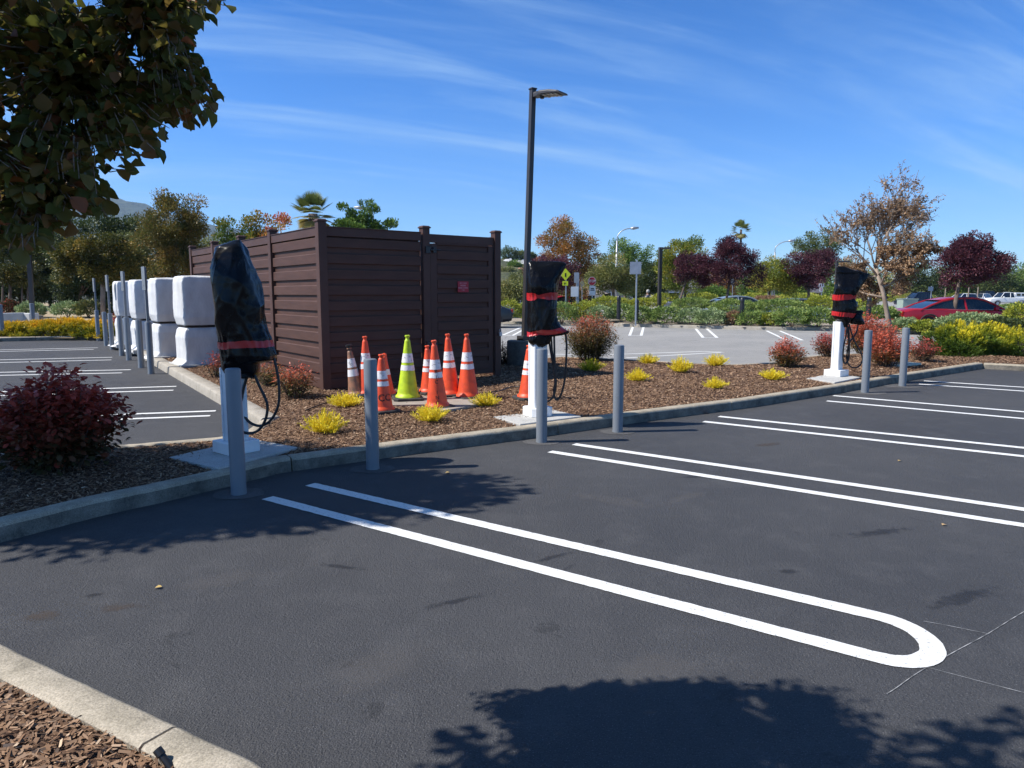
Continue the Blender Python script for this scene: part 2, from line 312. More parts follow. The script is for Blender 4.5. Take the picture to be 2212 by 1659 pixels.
# ------------------------------------------------------------------ ground and lots
def sheet(name, pts, z, mat, kind='structure'):
    m = MB(); m.add([(p[0], p[1], z) for p in pts], [tuple(range(len(pts)))]); return tag(m.build(name, mat), kind=kind)
sheet('ground', [(-5000, -400), (5000, -400), (5000, 6000), (-5000, 6000)], -0.03, M_EARTH)
sheet('parking_lot', [(-60, -12), (60, -12), (60, 27), (-60, 27)], 0.0, M_ASPH)
sheet('far_parking_lot', [(0.2, 15.6), (1.2, 16.8), (3.3, 15.6), (3.9, 15.0), (5.6, 15.0), (6.1, 16.3), (10.9, 18.3), (30, 22), (60, 24), (60, 60), (-30, 60), (-30, 38), (-8, 30), (-2, 18)], 0.006, M_OLD)
sheet('service_road', [(-40, 39.5), (140, 39.5), (140, 150), (-40, 150)], 0.012, M_OLD)

def inside(px, py, poly):
    c = np.zeros(px.shape, bool); n = len(poly); j = n - 1
    for i in range(n):
        xi, yi = poly[i][0], poly[i][1]; xj, yj = poly[j][0], poly[j][1]
        c ^= ((yi > py) != (yj > py)) & (px < (xj - xi) * (py - yi) / (yj - yi + 1e-12) + xi); j = i
    return c
def edist(px, py, poly):
    d = np.full(px.shape, 1e9); n = len(poly)
    for i in range(n):
        ax, ay = poly[i][0], poly[i][1]; bx, by = poly[(i + 1) % n][0], poly[(i + 1) % n][1]
        vx, vy = bx - ax, by - ay; t = np.clip(((px - ax) * vx + (py - ay) * vy) / (vx * vx + vy * vy + 1e-12), 0, 1)
        d = np.minimum(d, np.hypot(px - ax - t * vx, py - ay - t * vy))
    return d
def bed_z(px, py, poly, h0, mound, reach):
    d = edist(px, py, poly)
    return h0 + mound * (1 - np.exp(-d / reach)) + 0.012 * np.sin(px * 3.1 + 1.3 * np.sin(py * 2.3)) * np.clip(d, 0, 1)
def bed(name, poly, h0, mound, reach, step, mat):
    xs = [p[0] for p in poly]; ys = [p[1] for p in poly]
    gx = np.arange(min(xs) - step, max(xs) + step, step); gy = np.arange(min(ys) - step, max(ys) + step, step)
    X, Y = np.meshgrid(gx, gy); ins = inside(X, Y, poly)
    Z = np.where(ins, bed_z(X, Y, poly, h0, mound, reach), h0 - 0.01)
    nx, ny = len(gx), len(gy); idx = np.arange(nx * ny).reshape(ny, nx)
    ce = inside((X[:-1, :-1] + X[1:, 1:]) / 2, (Y[:-1, :-1] + Y[1:, 1:]) / 2, poly)
    f = np.stack([idx[:-1, :-1], idx[:-1, 1:], idx[1:, 1:], idx[1:, :-1]], -1)[ce]
    V = np.stack([X.ravel(), Y.ravel(), Z.ravel()], 1); used = np.unique(f); rm = np.full(nx * ny, -1); rm[used] = np.arange(len(used))
    return tag(npmesh(name, V[used], rm[f], mat, smooth=True), kind='structure')
def offset(path, d):
    out = []
    for i, p in enumerate(path):
        a = path[max(i - 1, 0)]; b = path[min(i + 1, len(path) - 1)]; t = Vector((b[0] - a[0], b[1] - a[1], 0)).normalized(); nn = Vector((-t.y, t.x, 0))
        out.append((p[0] + nn.x * d, p[1] + nn.y * d))
    return out
def kerb(path, side=1, h=0.125, w_=0.16, mat=M_KERB, seg=3.0, first=0.0, z0=-0.03):
    # path: asphalt side foot line; side=+1: the kerb body lies to the left of the path
    pts = []
    for i in range(len(path) - 1):
        a = Vector((path[i][0], path[i][1], 0)); b = Vector((path[i + 1][0], path[i + 1][1], 0)); n = max(1, int((b - a).length / 0.06))
        pts += [a.lerp(b, k / n) for k in range(n)]
    pts.append(Vector((path[-1][0], path[-1][1], 0))); cum = [0.0]
    for i in range(1, len(pts)): cum.append(cum[-1] + (pts[i] - pts[i - 1]).length)
    def at_len(d_):
        for i in range(1, len(pts)):
            if cum[i] >= d_: return pts[i - 1].lerp(pts[i], (d_ - cum[i - 1]) / max(cum[i] - cum[i - 1], 1e-6))
        return pts[-1]
    prof = [(0.0, z0), (0.004, 0.0), (0.014, h - 0.028), (0.022, h - 0.010), (0.040, h), (w_ - 0.012, h + 0.001), (w_, h - 0.008), (w_, z0)]
    cuts = [0.0]; c = first if first > 0 else seg
    while c < cum[-1] - 0.4: cuts.append(c); c += seg
    P2, C2 = list(pts), list(cum)
    for c in cuts[1:]:
        for d_ in (c, c + 0.012): P2.append(at_len(d_)); C2.append(d_)
    od = sorted(range(len(C2)), key=lambda i: C2[i]); pts = [P2[i] for i in od]; cum = [C2[i] for i in od]
    keep = [0] + [i for i in range(1, len(cum)) if cum[i] - cum[i - 1] > 1e-4]; pts = [pts[i] for i in keep]; cum = [cum[i] for i in keep]
    cuts.append(cum[-1] + 1)
    for q in range(len(cuts) - 1):
        ids = [i for i in range(len(pts)) if cuts[q] + (0.0119 if q else 0) <= cum[i] <= cuts[q + 1] + 1e-5]
        if len(ids) < 2: continue
        m = MB(); rows = []
        for i in ids:
            a = pts[max(i - 1, 0)]; b = pts[min(i + 1, len(pts) - 1)]; t = (b - a).normalized(); nn = Vector((-t.y, t.x, 0)) * side
            j = 0.004 * noise.noise(Vector((cum[i] * 9, 3.3, side))); k = 0.005 * noise.noise(Vector((cum[i] * 4, 9.1, side)))
            chip = max(0.0, noise.noise(Vector((cum[i] * 5.5, 17.0, 2.0))) - 0.42) * 0.05
            rows.append([tuple(pts[i] + nn * (x + (j + chip if 2 <= n_ <= 4 else j)) + Vector((0, 0, z + (k - chip * 0.8 if 2 <= n_ <= 4 else 0)))) for n_, (x, z) in enumerate(prof)])
        K = len(prof); vs = [v for r in rows for v in r]; fs = []
        for r in range(len(rows) - 1):
            for k2 in range(K - 1): fs.append((r * K + k2, (r + 1) * K + k2, (r + 1) * K + k2 + 1, r * K + k2 + 1) if side > 0 else (r * K + k2, r * K + k2 + 1, (r + 1) * K + k2 + 1, (r + 1) * K + k2))
        fs.append(tuple(range(K))); fs.append(tuple((len(rows) - 1) * K + k2 for k2 in range(K - 1, -1, -1)))
        m.add(vs, fs); nf_ = (len(rows) - 1) * (K - 1)
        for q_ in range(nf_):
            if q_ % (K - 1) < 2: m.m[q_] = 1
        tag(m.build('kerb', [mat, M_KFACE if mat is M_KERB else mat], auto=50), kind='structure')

# front kerb of the island (foot line, left to right)
KF = [(-9.0, 3.75), (-5.2, 3.78), (-4.2, 3.92), (-3.62, 4.14)] + [tuple(G(*p)[:2]) for p in ((0, 1173), (215, 1116), (350, 1086), (496, 1051), (603, 1023), (870, 984.5), (1140, 948.5), (1210, 938), (1404, 909.6), (1620, 881), (1814, 849.5), (1960, 823), (2123.8, 796.6))]
KR = [KF[-1]] + [tuple(G(*p)[:2]) for p in ((2211, 801.6),)] + [(15.0, 13.6), (20, 12.8)]
# back kerb towards the far lot
KB = [(0.05, 15.0), (0.6, 16.2), (1.15, 16.6), (2.5, 15.95), (3.25, 15.45), (3.8, 14.95), (4.6, 14.75), (5.4, 15.05), (6.0, 15.9), (7.6, 17.2), (10.9, 18.0), (16.0, 19.0), (24, 19.6)]
# kerb round the left lot
KN = [(-9.5, 4.7), (-6.6, 5.72), (-4.68, 6.43), (-3.9, 6.72), (-3.02, 7.13), (-2.85, 7.38)]
KL0 = (-2.93, 8.13)
kd = Vector((-0.556, 0.831, 0)); KL = [KL0, (-4.08, 9.90)] + [(-4.08 + kd.x * s, 9.90 + kd.y * s) for s in (3, 6, 9, 12, 15, 17.2)]
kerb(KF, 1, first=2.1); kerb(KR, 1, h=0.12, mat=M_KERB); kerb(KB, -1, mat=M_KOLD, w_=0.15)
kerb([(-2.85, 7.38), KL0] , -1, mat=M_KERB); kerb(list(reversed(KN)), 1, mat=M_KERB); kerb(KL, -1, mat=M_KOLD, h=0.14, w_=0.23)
KFAR = [tuple(G(0, 738)[:2]), tuple(G(206, 733.6)[:2])]
KFAR = [(-40, KFAR[0][1] + 0.4)] + KFAR + [(KL[-1][0], KL[-1][1])]
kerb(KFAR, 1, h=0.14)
KH = [tuple(G(*p)[:2]) for p in ((1085, 700), (1210, 702), (1327, 705.5), (1641, 713), (1798, 715), (2028, 722), (2212, 729))]
KH = [(-22, 38.5)] + KH + [(30, 22.6), (60, 20.5)]
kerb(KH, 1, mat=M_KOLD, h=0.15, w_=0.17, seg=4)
KC = [(-3.7, -3.0), (-3.75, 2.0), (-3.5, 2.9), (-2.95, 3.12), (-2.13, 2.83), (-1.31, 2.367), (-0.74, 2.045), (0.4, 1.40), (2.2, 0.55), (3.0, -0.4), (3.2, -3.0)]
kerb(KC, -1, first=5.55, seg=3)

# planting beds
inner = offset(KF, 0.14)
BED = inner + offset(KR, 0.14)[1:] + [(24, 12.8), (24, 19.5)] + list(reversed(offset(KB, -0.12)))[1:] + [(-1.2, 17.5), (-9.0, 27.5), (-15.5, 28)]
BED += [(KL[-1][0] + 0.15, KL[-1][1])] + [(p[0] + 0.17, p[1] + 0.11) for p in reversed(KL[:-1])] + [(-2.73, 7.42)] + list(reversed(offset(KN, -0.14)))[1:] + [(-14, 3.6), (-12, 3.75)]
bed('mulch_bed', BED, 0.105, 0.055, 0.8, 0.10, M_MULCHB)
BEDC = offset(KC, -0.14) + [(0, -3)]
bed('mulch_bed', BEDC, 0.10, 0.05, 0.5, 0.05, M_MULCHB)
BEDH = offset(KH, 0.15) + [(60, 27.5), (31, 27.8), (22.5, 28.6), (12.5, 39.3), (-22, 44)]
bed('gravel_bed', BEDH, 0.13, 0.16, 1.5, 0.35, M_GRAVEL)
BEDL = [(-60, 25), (-22, 23.7)] + offset(KFAR, 0.12)[1:] + [(-13.0, 27.0), (-6, 31), (0, 46), (0, 75), (-80, 75), (-80, 26)]
def bank(name, poly, mat):
    gx = np.arange(-80, 2, 0.7); gy = np.arange(22, 76, 0.7); X, Y = np.meshgrid(gx, gy)
    d = edist(X, Y, poly); Z = 0.11 + 0.55 * np.clip((Y - 26.5) / 11, 0, 1) + 0.03 * np.sin(X * 1.3) * np.sin(Y * 1.1)
    Z = np.where(inside(X, Y, poly), Z, 0.09); nx, ny = len(gx), len(gy); idx = np.arange(nx * ny).reshape(ny, nx)
    ce = inside((X[:-1, :-1] + X[1:, 1:]) / 2, (Y[:-1, :-1] + Y[1:, 1:]) / 2, poly)
    f = np.stack([idx[:-1, :-1], idx[:-1, 1:], idx[1:, 1:], idx[1:, :-1]], -1)[ce]
    tag(npmesh(name, np.stack([X.ravel(), Y.ravel(), Z.ravel()], 1), f, mat, smooth=True), kind='structure')
bank('sandy_bank', BEDL, M_SAND)
def bz(x, y): return float(bed_z(np.array([x]), np.array([y]), BED, 0.105, 0.055, 0.8)[0])

# bark chips lying on the beds
def chips(name, poly, zf, regions):
    Cs, Ls = [], []
    for (x0, x1, y0, y1, dens, lmin, lmax) in regions:
        n = int((x1 - x0) * (y1 - y0) * dens); px = rng.uniform(x0, x1, n); py = rng.uniform(y0, y1, n)
        k = inside(px, py, poly) & (np.abs(px) < 0.78 * np.maximum(py, 0.5) + 0.8); px, py = px[k], py[k]
        Cs.append(np.stack([px, py, zf(px, py) + rng.uniform(0.001, 0.016, len(px))], 1)); Ls.append(rng.uniform(lmin, lmax, len(px)))
    C = np.concatenate(Cs); Ln = np.concatenate(Ls); n = len(C); a = rng.uniform(0, 2 * np.pi, n); tl = rng.normal(0, 0.28, n)
    D = np.stack([np.cos(a), np.sin(a), tl], 1); Nn = unit(np.stack([rng.normal(0, 0.45, n), rng.normal(0, 0.45, n), np.ones(n)], 1))
    V, f = leaf_geo(C - D * Ln[:, None] * 0.5, D, Nn, Ln, wr=0.30, fold=0.05)
    V = V.reshape(-1, 4, 3); S = unit(np.cross(unit(D), Nn)) * (Ln * rng.uniform(0.08, 0.2, n))[:, None]
    E = unit(D) * Ln[:, None]; B = C - E * 0.5
    V = np.stack([B - S, B + S * 0.8, B + E + S, B + E * 0.93 - S * 0.9], 1).reshape(-1, 3)
    lc = np.clip(rng.beta(3.0, 3.4, n) + (rng.random(n) < 0.03) * 0.4, 0, 1)
    tag(npmesh(name, V, f, M_CHIP, lc), kind='stuff')
chips('bark_mulch', BED, lambda x, y: bed_z(x, y, BED, 0.105, 0.055, 0.8), [(-7, 1, 4, 8.2, 3300, 0.012, 0.038), (-7, 9, 8.2, 12, 2100, 0.015, 0.042), (-10, 16, 12, 19, 700, 0.02, 0.055)])
chips('bark_mulch', BEDC, lambda x, y: bed_z(x, y, BEDC, 0.10, 0.05, 0.5), [(-3.4, -0.4, 1.2, 3.2, 5200, 0.012, 0.042)])

# painted stall lines
def stripe(pts, w_, z=0.004, closed=False):
    pts = [Vector((p[0], p[1], 0)) for p in pts]; L_, R_ = [], []
    for i, p in enumerate(pts):
        a = pts[max(i - 1, 0)]; b = pts[min(i + 1, len(pts) - 1)]; t = (b - a).normalized(); nn = Vector((-t.y, t.x, 0)) * (w_ / 2)
        j1 = 1 + (0.075 * noise.noise(p * 21) + 0.05 * noise.noise(p * 60)); j2 = 1 + (0.075 * noise.noise(p * 23 + Vector((5, 5, 5))) + 0.05 * noise.noise(p * 57))
        L_.append(tuple(p + nn * j1 + Vector((0, 0, z)))); R_.append(tuple(p - nn * j2 + Vector((0, 0, z))))
    n = len(pts); return L_ + R_, [(i, n + i, n + i + 1, i + 1) for i in range(n - 1)]
def fine(a, b, n=30, wob=0.0):
    out = []; n = max(n, int((Vector((a[0], a[1], 0)) - Vector((b[0], b[1], 0))).length / 0.03)) if n == 30 else n
    for i in range(n + 1):
        p = Vector((a[0], a[1], 0)).lerp(Vector((b[0], b[1], 0)), i / n); out.append((p.x + wob * noise.noise(p * 3), p.y + wob * noise.noise(p * 3 + Vector((9, 0, 0)))))
    return out
def ustall(a0, b0, a1, b1, w_=0.10, z=0.004, rnd=True):
    a0, b0, a1, b1 = [Vector((p[0], p[1], 0)) for p in (a0, b0, a1, b1)]
    m = MB()
    if rnd:
        d = (a1 - a0).normalized(); mid = (a1 + b1) / 2; r = (a1 - b1) / 2
        arc = [mid + r * math.cos(t) + d * r.length * 1.0 * math.sin(t) for t in [math.pi * k / 24 for k in range(25)]]
        v, f = stripe(fine(a0, a1)[:-1] + [(p.x, p.y) for p in arc] + fine(b1, b0)[1:], w_, z); m.add(v, f)
    else:
        for p, q in ((a0, a1), (b0, b1)): v, f = stripe(fine(p, q), w_, z); m.add(v, f)
    return tag(m.build('stall_marking', M_PAINT), kind='structure')
a0, b0 = G(670, 1047), G(578, 1076); dd = (G(1880, 1328) - a0).normalized()
Lg = (G(1893, 1331) - a0).length
ustall(a0, b0, a0 + dd * Lg, b0 + dd * (Lg + 0.02), 0.105)
for (s1, s2, e1, e2) in (((1240, 960), (1188, 976), (2212, 1101), (2212, 1137)), ((1553, 900), (1520, 911), (2212, 968), (2212, 986)), ((1800, 855), (1786, 866.5), (2212, 890), (2212, 902)), ((1996, 823), (1985, 830), (2212, 837), (2212, 847))):
    A, B = G(*s1), G(*s2); dA = (G(*e1) - A).normalized(); ustall(A, B, A + dA * 4.3, B + dA * 4.45, 0.10)
for (s1, s2, e1, e2) in (((466, 888), (454, 898.5), (27, 904.5), (0, 913)), ((381, 834.9), (374.5, 843.3), (0, 846.5), (0, 853.9)), ((282.6, 799), (263.6, 805.8), (0, 804.6), (0, 811)), ((242.5, 772), (240.7, 777.7), (0, 777.6), (0, 782.2)), ((211.5, 751.4), (202.4, 755), (0, 756), (0, 760))):
    A, B, E1, E2 = G(*s1), G(*s2), G(*e1), G(*e2); dA = (E1 - A).normalized(); dB = (E2 - B).normalized()
    ustall(A, B, A + dA * 5.2, B + dA * 5.2, 0.10)
def far_u(pts, w_=0.11):
    m = MB(); q = [G(*p) for p in pts]; o = []
    for i in range(len(q) - 1): o += fine(q[i], q[i + 1], 12)[:-1]
    o.append((q[-1].x, q[-1].y)); v, f = stripe(o, w_, 0.010); m.add(v, f); tag(m.build('stall_marking', M_PAINT), kind='structure')
far_u([(1367, 707), (1360, 725.5), (1385, 725.5), (1390, 707)]); far_u([(1503, 710.5), (1519, 730), (1549, 730), (1527, 710.5)])
far_u([(1656, 715), (1690, 731), (1703, 735.5), (1733, 735.5), (1684, 715)]); far_u([(2013, 723), (2055, 735), (2085, 735), (2045, 723)])
far_u([(1128, 706.5), (1087, 724), (1107, 725.5), (1137, 709)]); far_u([(1180, 766), (1308, 767), (1519, 759.8), (1562, 761.5), (1352, 774)], 0.10)
mk = MB()
for a, b in (((1910, 1498), (2230, 1311)), ((1960, 1432), (2260, 1510)), ((1995, 1343), (2135, 1369))):
    v, f = stripe(fine(G(*a), G(*b), 50, 0.012), 0.0035, 0.003); mk.add(v, f)
tag(mk.build('chalk_marks', pm('chalk', (0.42, 0.42, 0.42), (0.10, 0.10, 0.10), scale=14, rough=0.9)), kind='structure')

# stains, drips and tyre scuffs on the paving
def stain_mat(name, col, rough, amax, sc, thr):
    m, t, b, o = new_mat(name); n = t.nodes.new; l = t.links.new; tcn = n('ShaderNodeTexCoord'); ln = n('ShaderNodeVectorMath'); ln.operation = 'LENGTH'; l(tcn.outputs['Object'], ln.inputs[0])
    g_ = n('ShaderNodeNewGeometry'); nz = n('ShaderNodeTexNoise'); nz.inputs['Scale'].default_value = sc; nz.inputs['Detail'].default_value = 8; nz.inputs['Roughness'].default_value = 0.68; l(g_.outputs['Position'], nz.inputs[0])
    sb = n('ShaderNodeMath'); sb.operation = 'MULTIPLY_ADD'; l(ln.outputs['Value'], sb.inputs[0]); sb.inputs[1].default_value = -0.55; l(nz.outputs['Fac'], sb.inputs[2])
    mr = n('ShaderNodeMapRange'); mr.inputs['From Min'].default_value = thr; mr.inputs['From Max'].default_value = thr + 0.22; mr.inputs['To Max'].default_value = amax; l(sb.outputs[0], mr.inputs['Value']); l(mr.outputs[0], b.inputs['Alpha'])
    b.inputs['Base Color'].default_value = c4(col); b.inputs['Roughness'].default_value = rough; b.inputs['Specular IOR Level'].default_value = 0.25; return m
M_OIL = stain_mat('oil_stain', (0.028, 0.026, 0.024), 0.5, 0.42, 7, 0.14); M_MUD = stain_mat('dried_stain', (0.085, 0.068, 0.058), 0.8, 0.5, 6, 0.13); M_DUST = stain_mat('dusty_patch', (0.17, 0.16, 0.155), 0.9, 0.16, 4, 0.08); M_TYR = stain_mat('tyre_scuff', (0.026, 0.026, 0.028), 0.5, 0.42, 16, 0.16)
for i, (u, v, rx_, ry_, rz_, mt) in enumerate([(262, 1312, .17, .09, .1, M_MUD), (205, 1285, .07, .04, .4, M_OIL), (980, 1300, .30, .05, .5, M_TYR), (740, 1225, .26, .05, -.3, M_TYR), (1190, 1205, .30, .05, .6, M_TYR), (1900, 1150, .5, .09, .3, M_TYR), (2080, 1290, .45, .10, .5, M_TYR), (1320, 1080, .5, .16, -.5, M_DUST), (1480, 1075, .35, .10, .7, M_DUST), (480, 1250, .30, .16, .4, M_DUST), (820, 1440, .35, .2, .9, M_DUST), (1500, 1030, .24, .05, .2, M_TYR), (1700, 1235, .10, .06, 0, M_OIL), (90, 1330, .16, .1, .4, M_MUD), (340, 830, .5, .15, .2, M_DUST), (1660, 960, .3, .12, .5, M_MUD), (1420, 1450, .3, .2, .4, M_DUST), (1290, 950, .4, .12, .5, M_DUST)]):
    g = G(u, v); m = MB(); m.add([(-1.3, -1.3, 0), (1.3, -1.3, 0), (1.3, 1.3, 0), (-1.3, 1.3, 0)], [(0, 1, 2, 3)]); o = m.build('asphalt_stain', mt); o.location = (g.x, g.y, 0.0012 + 0.00006 * i); o.scale = (rx_, ry_, 1); o.rotation_euler = (0, 0, rz_); tag(o, kind='structure')

# ------------------------------------------------------------------ bollards
def bollard_mesh(parent, h=1.0, r=0.0585):
    m = MB(); m.lathe([(r + 0.003, -0.02), (r + 0.002, 0.012), (r, 0.03), (r, h - 0.016), (r - 0.004, h - 0.005), (r - 0.014, h), (0.001, h + 0.003)], 32); return m.build('pipe', M_BOLL, parent, auto=40)
def patch(x, y, r=0.3, rz=0.5):
    m = MB(); n = 28; vs = [(x + r * (1 + 0.12 * noise.noise(Vector((k * 0.7, x, y)))) * math.cos(2 * math.pi * k / n) * 1.25, y + r * (1 + 0.12 * noise.noise(Vector((k * 0.7, y, x)))) * math.sin(2 * math.pi * k / n), 0.003) for k in range(n)]
    m.add(vs, [tuple(range(n))]); tag(m.build('asphalt_patch', M_ASPH2), kind='structure')
M_ASPH2 = asphalt('patch_asphalt', (0.115, 0.112, 0.11), (0.09, 0.088, 0.088), (0.18, 0.17, 0.17), 0.8, 0.7, 0.3)
NB = [(516, 1069, 'grey bollard in front of the nearest bagged charger, closest to the camera'), (805.5, 1015, 'grey bollard standing before the orange cones, second along the kerb'),
      (1170, 957, 'grey bollard right in front of the bagged charger beside the tall lamp post'), (1334, 935, 'lone grey bollard in front of the small yellow junipers, with a long shadow'),
      (1868, 850, 'grey bollard beside the farthest bagged charger post'), (1949, 836, 'grey bollard before the red bushes by the concrete lid, farthest along the right kerb')]
for u, v, lab in NB:
    p = G(u, v - 2); o = empty('bollard', (p.x, p.y, 0), lab, 'bollard', 'grey bollards along the front kerb'); bollard_mesh(o)
    patch(p.x, p.y, 0.26 if u > 1800 else 0.16)
e1 = Vector((-0.609, 0.793, 0)); e2 = Vector((0.793, 0.609, 0)); RZ = math.atan2(e2.y, e2.x)
SBL = [(327, 809.8, 'grey bollard with a sign post on top, nearest of the four in the left lot'), (278.9, 780.3, 'grey sign post bollard before the gap between the third and fourth white wrapped cabinets'),
       (242.8, 757, 'grey sign post bollard, third from the camera along the left kerb'), (213, 738, 'farthest grey sign post bollard, beside the yellow ground cover')]
for u, v, lab in SBL:
    p = G(u, v - 2); o = empty('sign_bollard', (p.x, p.y, 0), lab, 'bollard', 'bollards carrying sign posts in the left lot'); bollard_mesh(o, 1.03, 0.062)
    m = MB(); m.box((0, 0, 1.56), (0.05, 0.05, 1.06), rz=RZ); m.build('sign_post', M_BOLL, o, bevel=0.004)
    m = MB(); q = Vector((0, 0, 1.87)) - e2 * 0.034; m.box(q, (0.006, 0.30, 0.455), rz=RZ); s_ = m.build('sign_panel', M_BOLL, o, bevel=0.002); 
    for z in (1.74, 2.0): m = MB(); m.lathe([(0.011, 0), (0.011, 0.008)], 8, M=Matrix.Translation(q + Vector((0, 0, z - 1.87)) - e2 * 0.003) @ Matrix.Rotation(RZ, 4, 'Z') @ Matrix.Rotation(RAD(-90), 4, 'Y')); m.build('bolt', M_GALV, s_)
for u, v, lab in [(305.6, 796.7, 'plain grey bollard between the two nearest sign post bollards'), (263.6, 770.5, 'plain grey bollard between the second and third sign post bollards'), (229.7, 749, 'plain grey bollard between the two farthest sign post bollards')]:
    p = G(u, v - 2); o = empty('bollard', (p.x, p.y, 0), lab, 'bollard', 'plain bollards in the left lot'); bollard_mesh(o, 1.03, 0.062)
for u, yb, yt, lab in [(68, 688, 655, 'grey bollard against the end of the low white wall'), (-1, 705, 655, 'grey bollard cut by the left edge of the picture')]:
    Y = 27.0 if u > 0 else 24.5; p = P(u + 3, 688, Y); o = empty('bollard', (p.x, p.y, 0.1), lab, 'bollard', 'far left bollards'); bollard_mesh(o, 1.12, 0.075)

# ------------------------------------------------------------------ fence enclosure
CORNER = Vector((-2.783, 10.529, 0)); FZ0, FZT = 0.10, 2.60
fence = empty('screen_enclosure', CORNER, 'dark brown slatted composite fence enclosure with a gate', 'fence')
def board_panel(p, q, name='panel', zb=None, zt=2.535, rail=True, out=None):
    # profile of alternating proud and recessed boards pushed along p->q ; out = outward normal
    p = p - CORNER; q = q - CORNER; d = (q - p); nrm = out; zb = zb if zb is not None else FZ0 + 0.06
    m = MB(); prof = []; z = zb; per = 0.232; zt2 = zt - (0.13 if rail else 0)
    while z < zt2 - 0.02:
        z1 = min(z + 0.150, zt2); z2 = min(z + per, zt2)
        prof += [(z, 0.026), (z + 0.006, 0.032), (z1 - 0.012, 0.032), (z1 - 0.002, 0.024), (z1, 0.0)]
        if z2 > z1 + 0.01: prof += [(z1 + 0.001, 0.0), (z2 - 0.0005, 0.002)]
        z = z2
    pr = [(zz, oo) for zz, oo in prof]
    fr = [(p + nrm * o_ + Vector((0, 0, z_))) for z_, o_ in pr]; en = [(v + d) for v in fr]
    bk = [(p - nrm * 0.02 + Vector((0, 0, z_))) for z_ in (pr[-1][0], pr[0][0])]; fr2 = fr + bk; en2 = en + [b + d for b in bk]; n = len(fr2)
    m.add([tuple(v) for v in fr2 + en2], [(i, (i + 1) % n, n + (i + 1) % n, n + i) for i in range(n)] + [tuple(range(n - 1, -1, -1)), tuple(range(n, 2 * n))])
    o = m.build(name, M_FENCE, fence)
    bp_ = MB(); c_ = (p + q) / 2 - nrm * 0.033; bp_.box((c_.x, c_.y, (zb + zt - 0.02) / 2), (d.length, 0.018, zt - 0.02 - zb), rz=math.atan2(d.y, d.x)); bp_.build('backing_board', M_FENCE, o)
    if rail:
        m = MB(); mid = (p + q) / 2 + nrm * 0.008; m.box((mid.x, mid.y, zt - 0.062), (d.length, 0.075, 0.124), rz=math.atan2(d.y, d.x)); m.box((mid.x, mid.y, zt + 0.006), (d.length, 0.10, 0.012), rz=math.atan2(d.y, d.x)); m.build('top_rail', M_FPOST, fence, bevel=0.004)
    return o
def fpost(p, zt=2.615, w_=0.127):
    p = p - CORNER; m = MB(); m.box((p.x, p.y, (zt + 0.05) / 2), (w_, w_, zt - 0.05), rz=RZ); o = m.build('post', M_FPOST, fence, bevel=0.006)
    m = MB(); m.box((p.x, p.y, zt + 0.006), (w_ + 0.030, w_ + 0.030, 0.020), rz=RZ); m.box((p.x, p.y, zt + 0.026), (w_ + 0.022, w_ + 0.022, 0.020), rz=RZ, taper=0.72); m.build('post_cap', M_FPOST, o, bevel=0.004)
LEFTP = [0, 2.046, 3.727, 5.498, 7.271]; outL = -e2; outF = -e1 * 1.0
outF = Vector((e2.y, -e2.x, 0)); outL = Vector((-e1.y, e1.x, 0)); outL = -e2
for s in LEFTP: fpost(CORNER + e1 * s)
for i in range(4): board_panel(CORNER + e1 * (LEFTP[i] + 0.055), CORNER + e1 * (LEFTP[i + 1] - 0.055), out=outL)
S_MID, S_R = 1.74, 3.158
fpost(CORNER + e2 * S_MID); fpost(CORNER + e2 * S_R)
board_panel(CORNER + e2 * 0.06, CORNER + e2 * (S_MID - 0.09), out=outF)
for k in range(1, 5): fpost(CORNER + e2 * S_R + e1 * 1.81775 * k)
for k in range(4): board_panel(CORNER + e2 * S_R + e1 * (1.81775 * k + 0.06), CORNER + e2 * S_R + e1 * (1.81775 * (k + 1) - 0.06), out=e2)
board_panel(CORNER + e1 * 7.271 + e2 * 0.06, CORNER + e1 * 7.271 + e2 * (S_R - 0.06), out=e1)
# gate
gA, gB = CORNER + e2 * (S_MID + 0.085), CORNER + e2 * (S_R - 0.078)
gd = board_panel(gA + e2 * 0.13, gB - e2 * 0.10, name='gate', zt=2.40, rail=False, zb=0.27, out=outF)
m = MB()
for s, w_ in ((0.065, 0.13), ((gB - gA).length - 0.05, 0.10)):
    q = gA + e2 * s - CORNER; m.box((q.x, q.y, 1.30), (w_, 0.05, 2.16), rz=RZ)
mid = (gA + gB) / 2 - CORNER; m.box((mid.x, mid.y, 2.46), ((gB - gA).length + 0.12, 0.06, 0.135), rz=RZ); m.box((mid.x, mid.y, 0.25), ((gB - gA).length, 0.046, 0.10), rz=RZ)
m.build('gate_frame', M_FPOST, gd, bevel=0.004)
m = MB(); q = CORNER + e2 * (S_MID + 0.02) + outF * 0.075 - CORNER
for z in (2.27, 0.75):
    m.box((q.x, q.y, z), (0.09, 0.02, 0.11), rz=RZ); m.tube([q + e2 * 0.04 + Vector((0, 0, z)), q + e2 * 0.24 + Vector((0, 0, z + 0.005))], [0.022, 0.012], 8); m.box(tuple(q + e2 * 0.12 + Vector((0, 0, z))), (0.06, 0.03, 0.09), rz=RZ); m.build('hinge', M_BLACKM, gd, bevel=0.004); m = MB()
m = MB(); q = gB - CORNER + outF * 0.03 + e2 * 0.01; m.box((q.x, q.y, 1.30), (0.012, 0.012, 2.1), rz=RZ); q = q + e2 * 0.05; m.box((q.x, q.y, 0.92), (0.05, 0.05, 0.17), rz=RZ); m.build('latch', M_BLACKM, gd, bevel=0.003)
